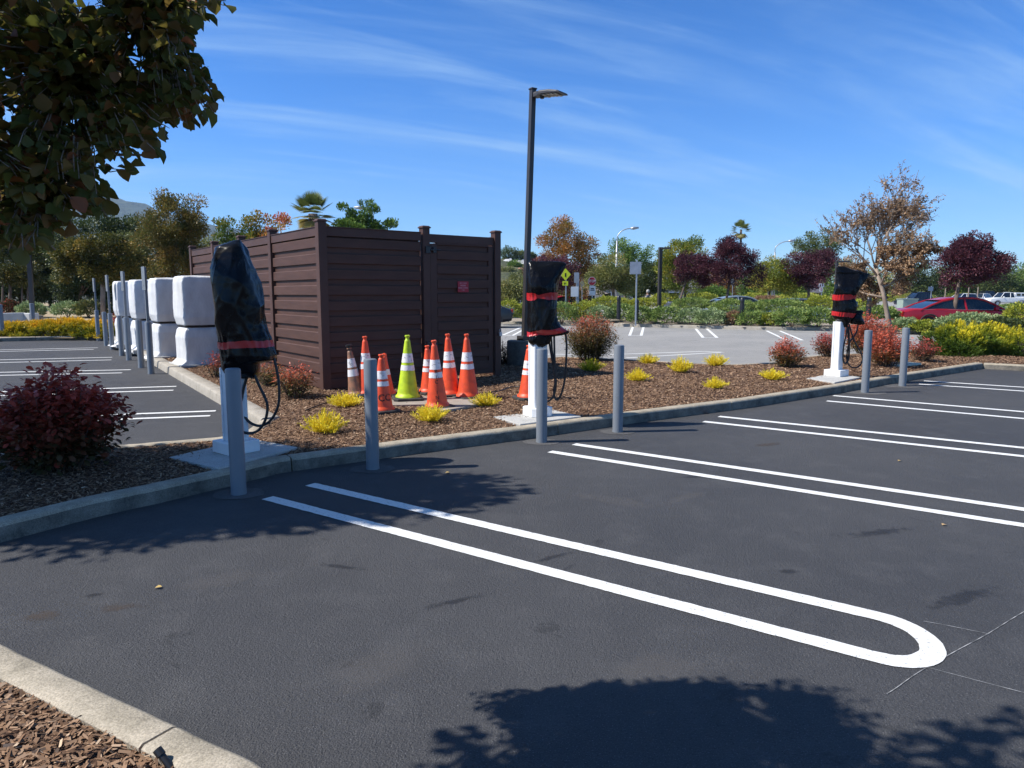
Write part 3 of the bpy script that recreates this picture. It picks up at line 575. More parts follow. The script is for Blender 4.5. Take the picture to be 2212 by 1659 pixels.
q = CORNER + e2 * (S_R + 0.01) + outF * 0.115 - CORNER; m = MB(); m.box((q.x, q.y, 0.88), (0.05, 0.028, 0.07), rz=RZ); m.tube([q + e2 * 0.015 + Vector((0, 0, 0.91)), q + e2 * 0.015 + Vector((0, 0, 0.955)), q - e2 * 0.0 + Vector((0, 0, 0.975)), q - e2 * 0.016 + Vector((0, 0, 0.955)), q - e2 * 0.016 + Vector((0, 0, 0.91))], 0.005, 6); m.build('padlock', M_GALV, gd, bevel=0.004)
# red notice screwed to the gate
t_ = P(1000, 619, 1.0); lam = None
def on_front(u, v, off=0.0):           # where the line of sight through (u, v) meets the front plane of the fence
    d = Vector(ray(u, v)); o_ = Vector((0, 0, CAMH)); n_ = outF; t = (CORNER + n_ * off - o_).dot(n_) / d.dot(n_); return o_ + d * t
c_ = on_front(1000.5, 619.5, 0.045) - CORNER; m = MB(); m.box(c_, (0.215, 0.006, 0.178), rz=RZ); sg = m.build('notice', M_RED, gd, bevel=0.002)
sg['label'] = 'small red notice with pale lettering'
M_PINK = pm('notice_lettering', (0.72, 0.42, 0.48), None, rough=0.6)
m = MB()
for row, (z, wd) in enumerate(((0.058, 0.135), (0.020, 0.110), (-0.018, 0.190), (-0.056, 0.055))):
    x = -wd / 2
    while x < wd / 2 - 0.004:
        cw = random.choice((0.007, 0.008, 0.006)); hh = 0.022
        b_ = c_ + outF * 0.0040 + e2 * (x + cw / 2)
        for dz, w1, h1 in ((0, 0.0022, hh), (hh / 2 - 0.002, cw * 0.8, 0.004), (random.choice((0, -hh / 2 + 0.002)), cw * 0.8, 0.004)):
            m.box((b_.x + (e2.x * (cw * 0.0 if w1 > 0.003 else -cw * 0.35)), b_.y + (e2.y * (0 if w1 > 0.003 else -cw * 0.35)), c_.z + z + dz), (w1, 0.0012, h1), rz=RZ)
        x += cw + 0.0025 + (0.008 if random.random() < 0.14 else 0)
m.build('lettering', M_PINK, sg)

# ------------------------------------------------------------------ text helper
def text_geo(s, size, extr=0.0):
    cu = bpy.data.curves.new('txt', 'FONT'); cu.body = s; cu.size = size; cu.align_x = 'CENTER'; cu.align_y = 'CENTER'; cu.resolution_u = 3; cu.extrude = extr; cu.offset = size * 0.012
    o = bpy.data.objects.new('txt', cu); COL.objects.link(o); bpy.context.view_layer.update()
    me = bpy.data.meshes.new_from_object(o.evaluated_get(bpy.context.evaluated_depsgraph_get())); v = [tuple(x.co) for x in me.vertices]; f = [tuple(p.vertices) for p in me.polygons]
    bpy.data.objects.remove(o); bpy.data.curves.remove(cu); bpy.data.meshes.remove(me); return v, f

# ------------------------------------------------------------------ creased sheets (bags and covers)
def crease(p, seed, amp):
    # thin sharp ridges between flat facets, mostly running steeply down the sheet
    q = Vector(p); s = 0.0
    for k, (f, zf, a) in enumerate(((2.6, 1.1, 0.036), (5.5, 2.0, 0.014), (12.0, 3.4, 0.005))):
        x, y = q.x + 0.35 * q.z * (1 if k % 2 else -1), q.y
        v = noise.noise(Vector((x * f + seed, y * f + k * 7, q.z * zf + seed * 0.3))); s += a * (0.45 - min(1.0, abs(v) * 2.9))
    v = noise.noise(Vector((q.x * 4 + seed * 2, q.y * 4, q.z * 9))); s += 0.004 * (0.4 - min(1.0, abs(v) * 2.5))
    return s * amp
GATH = []
def sleeve(rows, nz_, nth, sup, seed, amp, M):
    # rows: (z, cx, cy, hx, hy) -> list of rings; sup = squareness
    Z = [r[0] for r in rows]; out = []
    def samp(z):
        for i in range(len(rows) - 1):
            if rows[i][0] <= z <= rows[i + 1][0]:
                t = (z - rows[i][0]) / (rows[i + 1][0] - rows[i][0] + 1e-9); return [rows[i][k] * (1 - t) + rows[i + 1][k] * t for k in range(1, 5)]
        return rows[-1][1:]
    def pt(z, th, extra=0.0):
        cx, cy, hx, hy = samp(z); c, s = math.cos(th), math.sin(th)
        x = abs(c) ** (2 / sup) * (1 if c > 0 else -1) * hx; y = abs(s) ** (2 / sup) * (1 if s > 0 else -1) * hy
        p = Vector((cx + x, cy + y, z)); nn = Vector((x / max(hx * hx, 1e-4), y / max(hy * hy, 1e-4), 0)); nn = nn.normalized() if nn.length > 0 else Vector((0, 0, 1))
        k = crease(p, seed, amp) * min(1.0, 0.35 + 4 * min(hx, hy)) + sum(0.007 * amp * math.cos(g_[1] * th + 3 * noise.noise(p * 4)) * math.exp(-abs(z - g_[0]) / 0.07) for g_ in GATH); return M @ (p + nn * (k + 0.008 + extra) + Vector((0, 0, k * 0.5)))
    return pt, Z[0], Z[-1]
def sleeve_mesh(name, rows, mat, parent, seed, amp=1.0, sup=3.0, nz_=90, nth=96, M=Matrix(), rim=0.0):
    pt, z0, z1 = sleeve(rows, nz_, nth, sup, seed, amp, M); m = MB(); vs = []
    for i in range(nz_ + 1):
        for k in range(nth):
            th = 2 * math.pi * k / nth; z = z0 + (z1 - z0) * i / nz_
            p = pt(z, th)
            if rim and i < 8: p = p + Vector((0, 0, (1 - i / 8) * rim * noise.noise(Vector((math.cos(th) * 2.2, math.sin(th) * 2.2, seed)))))
            vs.append(tuple(p))
    fs = [(i * nth + k, i * nth + (k + 1) % nth, (i + 1) * nth + (k + 1) % nth, (i + 1) * nth + k) for i in range(nz_) for k in range(nth)]
    top = tuple(nz_ * nth + k for k in range(nth)); fs.append(top); m.add(vs, fs); return m.build(name, mat, parent, smooth=True), pt
def band(name, pt, z0, z1, tilt, mat, parent, extra=0.006, nth=96, ph=0.0, pinch=None, nrow=5):
    m = MB(); vs = []
    for i in range(nrow + 1):
        for k in range(nth):
            th = 2 * math.pi * k / nth; a = z0 + (z1 - z0) * i / nrow; mid = (z0 + z1) / 2
            if pinch is not None: a = mid + (a - mid) * (1 - 0.6 * math.exp(-((th - pinch + math.pi) % (2 * math.pi) - math.pi) ** 2 / 0.06))
            vs.append(tuple(pt(a + tilt * math.cos(th - ph), th, extra)))
    m.add(vs, [(i * nth + k, i * nth + (k + 1) % nth, (i + 1) * nth + (k + 1) % nth, (i + 1) * nth + k) for i in range(nrow) for k in range(nth)]); return m.build(name, mat, parent, smooth=True)
M_BAG = pm('black_plastic', (0.006, 0.006, 0.007), (0.005, 0.005, 0.006), scale=5, rough=0.25, bump=0.12, bscale=40, spec=0.20, bdist=0.004)
M_TAPE = pm('red_tape', (0.52, 0.020, 0.022), (0.42, 0.014, 0.018), scale=9, rough=0.34, bump=0.3, bscale=30, bdist=0.005)
M_WRAP = pm('white_wrap', (0.70, 0.70, 0.69), (0.56, 0.56, 0.56), scale=3.4, rough=0.55, bump=0.8, bscale=22, bdist=0.010, stretch=(1.2, 1.2, 0.6))

def smooth_path(pts, n=10):
    out = []; P_ = [Vector(pts[0])] + [Vector(p) for p in pts] + [Vector(pts[-1])]
    for i in range(1, len(P_) - 2):
        for k in range(n):
            t = k / n; a, b, c, d = P_[i - 1], P_[i], P_[i + 1], P_[i + 2]
            out.append(0.5 * ((2 * b) + (c - a) * t + (2 * a - 5 * b + 4 * c - d) * t * t + (3 * b - a - 3 * c + d) * t * t * t))
    out.append(P_[-2]); return out

def charger(base, rz, lab, prof, seed, bands, cables, pw, cover='square', padpts=None, flap=None):
    # prof: (v, u_left, u_right, half depth) rows of the bag outline, top first
    pad = MB(); q = [Vector(p) for p in padpts]; pad.add([(p.x, p.y, 0.05) for p in q] + [(p.x, p.y, 0.142) for p in q], [(3, 2, 1, 0), (4, 5, 6, 7), (0, 1, 5, 4), (1, 2, 6, 5), (2, 3, 7, 6), (3, 0, 4, 7)])
    po = pad.build('concrete_pad', M_PAD, bevel=0.008); tag(po, kind='structure')
    bx, by = base; z0 = 0.142
    o = empty('charging_post', (bx, by, z0), lab, 'charger', 'charging posts wrapped in black bags')
    R = Matrix.Rotation(rz, 4, 'Z'); m = MB()
    if cover == 'oct':
        c_ = 0.045; hw = 0.145; pts = [(-hw + c_, -hw), (hw - c_, -hw), (hw, -hw + c_), (hw, hw - c_), (hw - c_, hw), (-hw + c_, hw), (-hw, hw - c_), (-hw, -hw + c_)]
        vs = [R @ Vector((x, y, 0)) for x, y in pts] + [R @ Vector((x, y, 0.105)) for x, y in pts]; m.add(vs, [tuple(range(7, -1, -1)), tuple(range(8, 16))] + [(i, (i + 1) % 8, 8 + (i + 1) % 8, 8 + i) for i in range(8)])
    else: m.box((0, 0, 0.055), (0.30, 0.30, 0.11), rz=rz)
    m.build('base_cover', M_WPOST, o, bevel=0.008)
    zt = P(CX, prof[-1][0], by).z - z0 + 0.10; m = MB(); hw = pw / 2
    m.box((0, 0, (0.105 + zt) / 2), (pw, pw * 0.9, zt - 0.105), rz=rz)
    for s in (-1, 1):
        for face in range(4):
            a = rz + face * math.pi / 2; off = hw * (1.0 if face % 2 == 0 else 0.9); side = hw * (0.9 if face % 2 == 0 else 1.0)
            x = off + 0.003; y = s * (side - 0.016); m.box((math.cos(a) * x - math.sin(a) * y, math.sin(a) * x + math.cos(a) * y, (0.105 + zt) / 2), (0.006, 0.030, zt - 0.106), rz=a)
    m.build('post', M_WPOST, o, bevel=0.003)
    Y = by - 0.02; loc = Vector((bx, by, z0)); rows = []
    for v, ul, ur, hy, yo in reversed(prof):
        a, b = P(ul, v, Y), P(ur, v, Y); z = (a.z + b.z) / 2 - z0; rows.append((z, (a.x + b.x) / 2 - bx, yo, (b.x - a.x) / 2, hy))
    GATH.clear(); GATH.extend([((P(CX, (a_[0] + a_[1]) / 2, Y).z - z0), 17 + 4 * i_) for i_, a_ in enumerate(bands)])
    bag, pt = sleeve_mesh('bag', rows, M_BAG, o, seed, 0.78, 2.9, 150, 160, rim=0.03)
    for (v0, v1, tilt, ph, pin) in bands:
        za = P(CX, v1, Y).z - z0; zb = P(CX, v0, Y).z - z0; band('tape', pt, za, zb, tilt, M_TAPE, bag, 0.006, pinch=pin, ph=ph)
    for i, (pts, r_, yo) in enumerate(cables):
        m = MB(); m.tube(smooth_path([P(u, v, Y + yo[k] if isinstance(yo, (list, tuple)) else Y + yo) - loc for k, (u, v) in enumerate(pts)], 12), r_, 10); m.build('cable', M_RUB, o, smooth=True)
    if flap:
        fr = []
        for v, ul, ur, hy, yo in reversed(flap):
            a, b = P(ul, v, Y), P(ur, v, Y); fr.append(((a.z + b.z) / 2 - z0, (a.x + b.x) / 2 - bx, yo, (b.x - a.x) / 2, hy))
        sleeve_mesh('bag_flap', fr, M_BAG, bag, seed + 3, 0.7, 2.5, 40, 60, rim=0.02)
    GATH.clear(); return o
def z8(x, y): return (432 + 0.3647 * x, 484 + 0.3647 * y)
def z7(x, y): return (1071.4 + 0.2603 * x, 535.7 + 0.2603 * y)
def z3(x, y): return (1641.6 + 0.2578 * x, 553 + 0.2578 * y)
def prof_(zf, rows): return [(zf(0, y)[1], zf(l, 0)[0], zf(r, 0)[0], hy, yo) for (y, l, r, hy, yo) in rows]
pr1 = prof_(z8, [(92, 214, 228, .008, 0), (104, 186, 234, .03, 0), (122, 140, 244, .07, 0), (140, 104, 252, .10, 0), (175, 93, 262, .13, 0), (215, 80, 276, .15, 0), (260, 70, 292, .16, 0), (310, 72, 312, .17, 0), (352, 78, 330, .175, 0), (420, 90, 344, .175, 0), (520, 104, 366, .17, 0), (590, 112, 382, .165, 0), (632, 118, 400, .16, 0), (668, 123, 418, .16, 0), (700, 125, 425, .16, 0), (730, 126, 432, .16, 0), (775, 128, 442, .16, .0), (800, 130, 440, .15, 0), (822, 132, 352, .14, 0), (850, 134, 346, .13, 0), (880, 150, 338, .12, 0), (905, 230, 326, .08, 0), (914, 262, 320, .05, 0)])
cab1 = [([z8(318, 880), z8(352, 960), z8(388, 1035), z8(400, 1090), z8(385, 1165), z8(345, 1222), z8(290, 1240), z8(235, 1225)], .0125, -0.03),
        ([z8(436, 790), z8(452, 850), z8(466, 930), z8(470, 1010), z8(462, 1080), z8(435, 1140), z8(398, 1180), z8(350, 1195), z8(300, 1178), z8(262, 1140)], .0125, 0.02),
        ([z8(285, 890), z8(262, 960), z8(245, 1040), z8(228, 1120)], .0125, 0.0)]
p1 = [G(365, 990, .13), G(472, 1014, .13), G(643, 968, .13)]; p1.append(p1[0] + p1[2] - p1[1])
B1 = (-2.519, 6.37)
charger(B1, RAD(50), 'charging post under a tall black bag with one red tape band, nearest the camera', pr1, 11, [(z8(0, 688)[1], z8(0, 728)[1], 0.012, 0, None)], cab1, 0.165, 'square', [p1[0], p1[1], p1[2], p1[3]])
pr2 = prof_(z7, [(108, 288, 470, .012, 0), (118, 276, 560, .03, 0), (132, 272, 586, .05, 0), (150, 274, 580, .07, 0), (190, 276, 556, .10, 0), (240, 278, 528, .13, 0), (290, 272, 508, .14, 0), (330, 270, 503, .145, 0), (372, 272, 498, .14, 0), (400, 274, 497, .13, 0), (432, 272, 500, .135, 0), (480, 276, 508, .15, 0), (560, 272, 512, .155, 0), (610, 270, 524, .155, 0), (640, 272, 542, .155, 0), (680, 274, 572, .15, 0), (700, 274, 596, .12, 0), (716, 274, 585, .11, 0), (730, 274, 470, .12, 0), (760, 274, 458, .12, 0), (785, 276, 450, .11, 0), (808, 300, 412, .09, 0), (828, 335, 372, .04, 0)])
cab2 = [([z7(482, 700), z7(484, 800), z7(488, 950), z7(498, 1100), z7(492, 1180), z7(470, 1240), z7(430, 1272), z7(385, 1262), z7(345, 1215), z7(326, 1150), z7(326, 1090), z7(350, 1020)], .0125, -0.02),
        ([z7(436, 740), z7(450, 830), z7(468, 940), z7(487, 1040), z7(490, 1120), z7(480, 1190), z7(490, 1245), z7(510, 1258), z7(538, 1220), z7(562, 1140), z7(577, 1030), z7(584, 900), z7(586, 800), z7(578, 715)], .0125, 0.03),
        ([z7(458, 730), z7(462, 790), z7(466, 850), z7(478, 960), z7(489, 1060)], .0115, 0.0)]
p2 = [G(1065, 902, .13), G(1123.5, 918.5, .13), G(1256, 901, .13)]; p2.append(p2[0] + p2[2] - p2[1])
B2 = (0.302, 8.321)
charger(B2, RAD(30), 'charging post in a black bag with two red tape bands beside the tall lamp post', pr2, 23, [(z7(0, 372)[1], z7(0, 432)[1], 0.004, 0, 4.55), (z7(0, 672)[1], z7(0, 712)[1], 0.035, 0, None)], cab2, 0.16, 'oct', [p2[0], p2[1], p2[2], p2[3]])
pr3 = prof_(z3, [(84, 652, 712, .012, 0), (98, 650, 742, .03, 0), (118, 648, 800, .05, 0), (135, 646, 870, .06, 0), (150, 645, 928, .05, 0), (160, 644, 920, .06, 0), (200, 642, 892, .09, 0), (260, 638, 850, .12, 0), (315, 636, 804, .13, 0), (340, 632, 798, .12, 0), (365, 630, 796, .12, 0), (385, 632, 812, .14, 0), (420, 630, 812, .15, 0), (455, 626, 800, .15, 0), (480, 624, 792, .14, 0), (505, 624, 778, .13, 0), (525, 640, 765, .12, 0), (560, 690, 745, .07, 0), (598, 708, 722, .03, 0)])
fl3 = prof_(z3, [(455, 805, 868, .03, .02), (470, 792, 870, .06, .02), (490, 785, 858, .08, .02), (520, 770, 852, .09, .02), (545, 762, 868, .08, .02), (568, 770, 880, .05, .02), (575, 846, 876, .02, .02)])
cab3 = [([z3(735, 560), z3(722, 660), z3(702, 760), z3(696, 860), z3(712, 900), z3(735, 885), z3(748, 820), z3(748, 700), z3(742, 590)], .0125, -0.01),
        ([z3(748, 570), z3(765, 640), z3(800, 730), z3(840, 800), z3(858, 850), z3(850, 900), z3(815, 932), z3(770, 932), z3(735, 895), z3(728, 840), z3(745, 740), z3(790, 670), z3(815, 620), z3(824, 560)], .0125, 0.04),
        ([z3(728, 570), z3(736, 640), z3(745, 740), z3(742, 840), z3(725, 890), z3(705, 895)], .0115, 0.02)]
p3 = [G(1741, 818.5, .13), G(1803, 827.5, .13), G(1859.5, 816, .13)]; p3.append(p3[0] + p3[2] - p3[1])
B3 = (5.71, 12.44)
charger(B3, RAD(38), 'farthest bagged charging post, leaning black bag with a pointed corner, before the red bushes', pr3, 37, [(z3(0, 322)[1], z3(0, 366)[1], 0.008, 0, 5.2), (z3(0, 470)[1], z3(0, 506)[1], -0.02, 0, None)], cab3, 0.145, 'square', [p3[0], p3[1], p3[2], p3[3]], fl3)

# ------------------------------------------------------------------ white wrapped cabinets
C0 = Vector((-6.49, 14.68, 0.15))
CL = ['white wrapped cabinet right of the others, half hidden by the nearest black bag', 'second white wrapped cabinet from the black bag, with a loose hem at its foot', 'third white wrapped cabinet from the black bag', 'farthest white wrapped cabinet, by the red bush at the kerb']
for i in range(4):
    c_ = C0 + e1 * (2.48 * i); o = empty('wrapped_cabinet', c_, CL[i], 'cabinet', 'charging cabinets wrapped in white covers')
    Mr = Matrix.Rotation(RZ, 4, 'Z'); a, b = 0.33, 0.40
    rows = [(-0.05, -0.10, 0, a + 0.14, b + 0.06), (0.0, -0.05, 0, a + 0.06, b + 0.03), (0.10, -0.01, 0, a, b), (0.35, 0, 0, a + 0.01, b + 0.01), (0.55, 0, 0, a + 0.02, b + 0.02), (0.70, 0, 0, a - 0.01, b - 0.005), (0.755, 0, 0, a - 0.05, b - 0.05), (0.81, 0, 0, a - 0.01, b - 0.01), (0.95, 0, 0, a + 0.02, b + 0.02), (1.4, 0, 0, a + 0.02, b + 0.02), (1.66, 0, 0, a + 0.015, b + 0.015), (1.745, 0, 0, a + 0.00, b + 0.0), (1.775, 0, 0, a - 0.02, b - 0.03), (1.79, 0, 0, a - 0.06, b - 0.08), (1.795, 0, 0, 0.01, 0.01)]
    GATH.clear(); GATH.append((0.77, 30)); cv, pt = sleeve_mesh('cover', rows, M_WRAP, o, 50 + i, 0.34, 15.0, 110, 180, Mr)
    band('strap', pt, 0.748, 0.795, 0.0, M_RUB, o, 0.008, nrow=2)
    m = MB(); q = Mr @ Vector((-0.05, -b + 0.03, 0.79)); m.box(q, (0.03, 0.03, 0.07)); m.build('buckle', M_RUB, o, bevel=0.004)
    pd = MB(); pd.box((c_.x, c_.y, 0.11), (0.95, 1.05, 0.10), rz=RZ); tag(pd.build('concrete_pad', M_PAD, bevel=0.01), kind='structure')

# ------------------------------------------------------------------ traffic cones
def cone_mats(name, col, col2):
    return pm(name, col, col2, scale=11, rough=0.48, lo=0.42, hi=0.56, bump=0.1, bscale=20)
M_OR = cone_mats('cone_orange', (0.80, 0.085, 0.022), (0.66, 0.07, 0.022)); M_LI = cone_mats('cone_lime', (0.50, 0.66, 0.012), (0.40, 0.55, 0.012)); M_DB = cone_mats('cone_dirty', (0.34, 0.16, 0.09), (0.20, 0.115, 0.075))
M_REFL = pm('reflective_collar', (0.76, 0.75, 0.76), (0.42, 0.40, 0.40), scale=26, rough=0.4, lo=0.36, hi=0.44, bump=0.15)
M_CBASE = pm('cone_base', (0.045, 0.044, 0.043), (0.025, 0.025, 0.025), scale=9, rough=0.75)
def cone(name, u, vb, h, lab, mat=M_OR, lean=(0, 0), rz=0.5, txt=None, z=None, tint=None, basemat=M_CBASE, base_w=0.37, top='std', collars=((0.58, 0.72), (0.46, 0.54))):
    g = G(u, vb, 0.16); zz = bz(g.x, g.y) + 0.004 if z is None else z; g = G(u, vb, zz + 0.03)
    o = empty(name, (g.x, g.y, zz), lab, 'traffic cone', 'traffic cones gathered by the enclosure'); o.rotation_euler = (lean[1], lean[0], rz)
    m = MB(); hb = base_w / 2; c_ = 0.05
    pts = [(-hb + c_, -hb), (hb - c_, -hb), (hb, -hb + c_), (hb, hb - c_), (hb - c_, hb), (-hb + c_, hb), (-hb, hb - c_), (-hb, -hb + c_)]
    m.add([(x, y, 0) for x, y in pts] + [(x, y, 0.03) for x, y in pts] + [(x * .93, y * .93, 0.038) for x, y in pts], [tuple(range(7, -1, -1)), tuple(range(16, 24))] + [(a * 8 + i, a * 8 + (i + 1) % 8, (a + 1) * 8 + (i + 1) % 8, (a + 1) * 8 + i) for a in (0, 1) for i in range(8)])
    m.build('base', basemat, o, bevel=0.004)
    rb, rt = base_w * 0.385, 0.026; R_ = lambda z_: rb + (rt - rb) * (z_ / h) ** 0.94
    m = MB(); pr = [(R_(0.0) + 0.012, 0.036), (R_(0.02) + 0.010, 0.06), (R_(0.07), 0.075)] + [(R_(z_ * h), z_ * h) for z_ in np.linspace(0.12, 0.90, 14)] + [(R_(0.91 * h), 0.91 * h), (0.032, 0.925 * h), (0.024, 0.935 * h), (0.024, 0.965 * h), (0.034, 0.975 * h), (0.034, h - 0.006), (0.026, h), (0.018, h - 0.01)]
    if top == 'broken': pr = pr[:-7] + [(0.030, 0.86 * h), (0.034, 0.90 * h), (0.02, 0.915 * h)]
    m.lathe(pr, 32); body = m.build('body', mat, o, auto=45)
    if top == 'broken':
        for p in body.data.vertices:
            if p.co.z > 0.8 * h: p.co += Vector((0.02, 0.01, 0)) * noise.noise(p.co * 30) * 2.0 + Vector((0, 0, 0.03 * noise.noise(p.co * 22)))
    for (a, b) in collars:
        m = MB(); lo_, hi_ = a * h, b * h; n = 32; vs = []
        for zz_ in np.linspace(lo_, hi_, 5):
            for k in range(n):
                th = 2 * math.pi * k / n; rag = 0.004 * noise.noise(Vector((math.cos(th) * 3, math.sin(th) * 3, a * 9 + u))) if zz_ in (lo_, hi_) else 0
                r = R_(zz_) + 0.0022; vs.append((r * math.cos(th), r * math.sin(th), zz_ + rag))
        m.add(vs, [(i * n + k, i * n + (k + 1) % n, (i + 1) * n + (k + 1) % n, (i + 1) * n + k) for i in range(4) for k in range(n)]); m.build('reflective_collar', M_REFL, o, smooth=True)
    if txt:
        for (s, size, zc, dth, vert) in txt:
            chars = list(s) if vert else [s]
            for ci, ch in enumerate(chars):
                if ch == ' ': continue
                v, f = text_geo(ch, size); m = MB(); zc_ = zc - ci * vert if vert else zc; th0 = math.atan2(-g.y, -g.x) - rz + dth; vs = []
                for (x, y, _) in v:
                    z_ = zc_ + y; r = R_(z_) + 0.0025; th = th0 + x / r; vs.append((r * math.cos(th), r * math.sin(th), z_))
                m.add(vs, f); m.build('lettering', M_INK, o)
    return o
cone('traffic_cone', 771, 851, 0.69, 'dirty brown leaning traffic cone with a black top beside the fence', M_DB, lean=(-0.13, -0.02), rz=0.2, base_w=0.32, collars=((0.60, 0.78), (0.42, 0.56)))
# black plug on the dirty cone
dc = [o for o in bpy.data.objects if o.get('label', '').startswith('dirty brown')][0]; m = MB(); m.lathe([(0.030, 0.655), (0.032, 0.70), (0.046, 0.712), (0.046, 0.73), (0.03, 0.735)], 20); m.build('plug', M_BLACKM, dc, auto=40)
cone('traffic_cone', 793, 850, 0.84, 'tall orange cone half hidden by the second bollard, against the fence', rz=0.4, lean=(-0.015, 0))
cone('traffic_cone', 834, 851, 0.64, 'broken topped orange cone behind the lettered small cone', rz=0.8, lean=(-0.05, 0), top='broken', base_w=0.34, collars=((0.48, 0.60),))
cone('traffic_cone', 826, 885, 0.70, 'short orange cone lettered CC beside the second bollard', rz=0.65, base_w=0.36, txt=[('CC', 0.115, 0.185, 0.30, 0)])
cone('traffic_cone', 881, 858, 0.86, 'lime green traffic cone with two white collars', M_LI, rz=0.25, lean=(0.01, 0), base_w=0.40)
cone('traffic_cone', 927, 845, 0.68, 'orange cone mostly hidden behind the lettered tall cone', rz=0.5, base_w=0.34, lean=(-0.03, 0))
rc = cone('traffic_cone', 945, 877, 0.86, 'tall orange cone lettered RTC INC down its side', rz=0.6, lean=(-0.045, 0), txt=[('RTC INC', 0.062, 0.475, 0.06, 0.064)])
cone('traffic_cone', 974, 850, 0.86, 'tall orange cone leaning left between the lettered cone and the rightmost cone', rz=0.3, lean=(-0.045, 0))
cone('traffic_cone', 1011, 855, 0.88, 'rightmost tall orange cone of the cluster by the gate', rz=0.75, lean=(-0.02, 0), base_w=0.4)
cone('traffic_cone', 1142, 857, 0.73, 'orange cone standing alone behind the middle charging post', rz=0.35, base_w=0.38)
# plywood under the cones
for (pts, lab) in (((((826, 872), (950, 870), (962, 846), (870, 850))), 'weathered plywood sheet lying under the lime cone'), (((952, 884), (1068, 866), (1030, 850), (945, 856)), 'weathered plywood board lying under the rightmost orange cones')):
    q = [G(u, v, 0.19) for u, v in pts]; m = MB(); zt = 0.172; m.add([(p.x, p.y, zt - 0.03) for p in q] + [(p.x, p.y, zt) for p in q], [(3, 2, 1, 0), (4, 5, 6, 7), (0, 1, 5, 4), (1, 2, 6, 5), (2, 3, 7, 6), (3, 0, 4, 7)]); tag(m.build('plywood_sheet', M_PLY), lab, 'board')

# ------------------------------------------------------------------ tall lamp post
lp = P(1132, 786, 14.45); lp.z = 0.12; lo = empty('lamp_post', (lp.x + 0.02, lp.y, 0.12), 'tall dark bronze parking lot lamp post on a concrete pier', 'lamp post')
m = MB(); m.lathe([(0.37, -0.05), (0.37, 0.49), (0.35, 0.515), (0.02, 0.52)], 36); m.build('pier', M_PIER, lo, auto=40)
base_l = P(1133, 727, 14.45) - lo.location; top_l = P(1151, 194, 14.45) - lo.location
def beam(m, a, b, w_, rz, mi=0):
    R = Matrix.Rotation(rz, 4, 'Z'); c = [(-1, -1), (1, -1), (1, 1), (-1, 1)]; vs = [Vector(a) + R @ Vector((x * w_ / 2, y * w_ / 2, 0)) for x, y in c] + [Vector(b) + R @ Vector((x * w_ / 2, y * w_ / 2, 0)) for x, y in c]
    m.add(vs, [(3, 2, 1, 0), (4, 5, 6, 7), (0, 1, 5, 4), (1, 2, 6, 5), (2, 3, 7, 6), (3, 0, 4, 7)], mi)
LR = RAD(33); b0_ = Vector((base_l.x, 0, 0.52)); t0_ = Vector((top_l.x, 0, top_l.z))
m = MB(); beam(m, b0_, t0_, 0.10, LR); m.build('pole', M_POLE, lo, bevel=0.006)
m = MB(); beam(m, b0_, b0_ + Vector((0, 0, 0.09)), 0.23, LR); m.build('base_cover', M_POLE, lo, bevel=0.008)
m = MB(); beam(m, t0_, t0_ + Vector((0, 0, 0.03)), 0.125, LR); m.build('pole_cap', M_POLE, lo, bevel=0.006)
hd = Vector((0.86, -0.10, 0)).normalized(); hd = Vector((0.80, -0.60, 0)); sd = Vector((0.60, 0.80, 0)); h0_ = t0_ + Vector((0, 0, -0.16)) + hd * 0.05
m = MB(); secs = [(0.0, 0.07, 0.10, 0.0), (0.10, 0.09, 0.10, 0.005), (0.18, 0.155, 0.085, 0.01), (0.40, 0.165, 0.075, 0.0), (0.60, 0.165, 0.05, -0.02), (0.66, 0.155, 0.03, -0.03)]; vs = []
for (s, w_, th, dz) in secs:
    for (a, b) in ((-1, -1), (1, -1), (1, 0.4), (0.7, 1), (-0.7, 1), (-1, 0.4)): vs.append(tuple(h0_ + hd * s + sd * (w_ * a) + Vector((0, 0, dz + (0 if b < 0 else th * (b * 0.5 + 0.5))))))
fs = [(i * 6 + k, i * 6 + (k + 1) % 6, (i + 1) * 6 + (k + 1) % 6, (i + 1) * 6 + k) for i in range(5) for k in range(6)] + [(5, 4, 3, 2, 1, 0), tuple(30 + k for k in range(6))]
m.add(vs, fs); hdm = m.build('lamp_head', M_POLE, lo, bevel=0.006)
M_LENS = pm('lamp_lens', (0.50, 0.45, 0.36), (0.40, 0.36, 0.30), scale=20, rough=0.25)
m = MB(); hz = math.atan2(hd.y, hd.x)
for i in range(4):
    for j in range(2):
        q = h0_ + hd * (0.27 + 0.09 * i) + sd * (-0.068 + 0.136 * j) + Vector((0, 0, 0.003 - 0.010 - 0.022 * max(0, i - 1) / 2)); m.box(q, (0.055, 0.11, 0.012), rz=hz)
m.build('lens', M_LENS, hdm, bevel=0.002)
m = MB(); q = h0_ + hd * 0.17 + Vector((0, 0, -0.02)); m.lathe([(0.035, -0.02), (0.045, 0.0), (0.045, 0.03)], 16, c=q); m.build('sensor', M_BLACKM, hdm, auto=40)

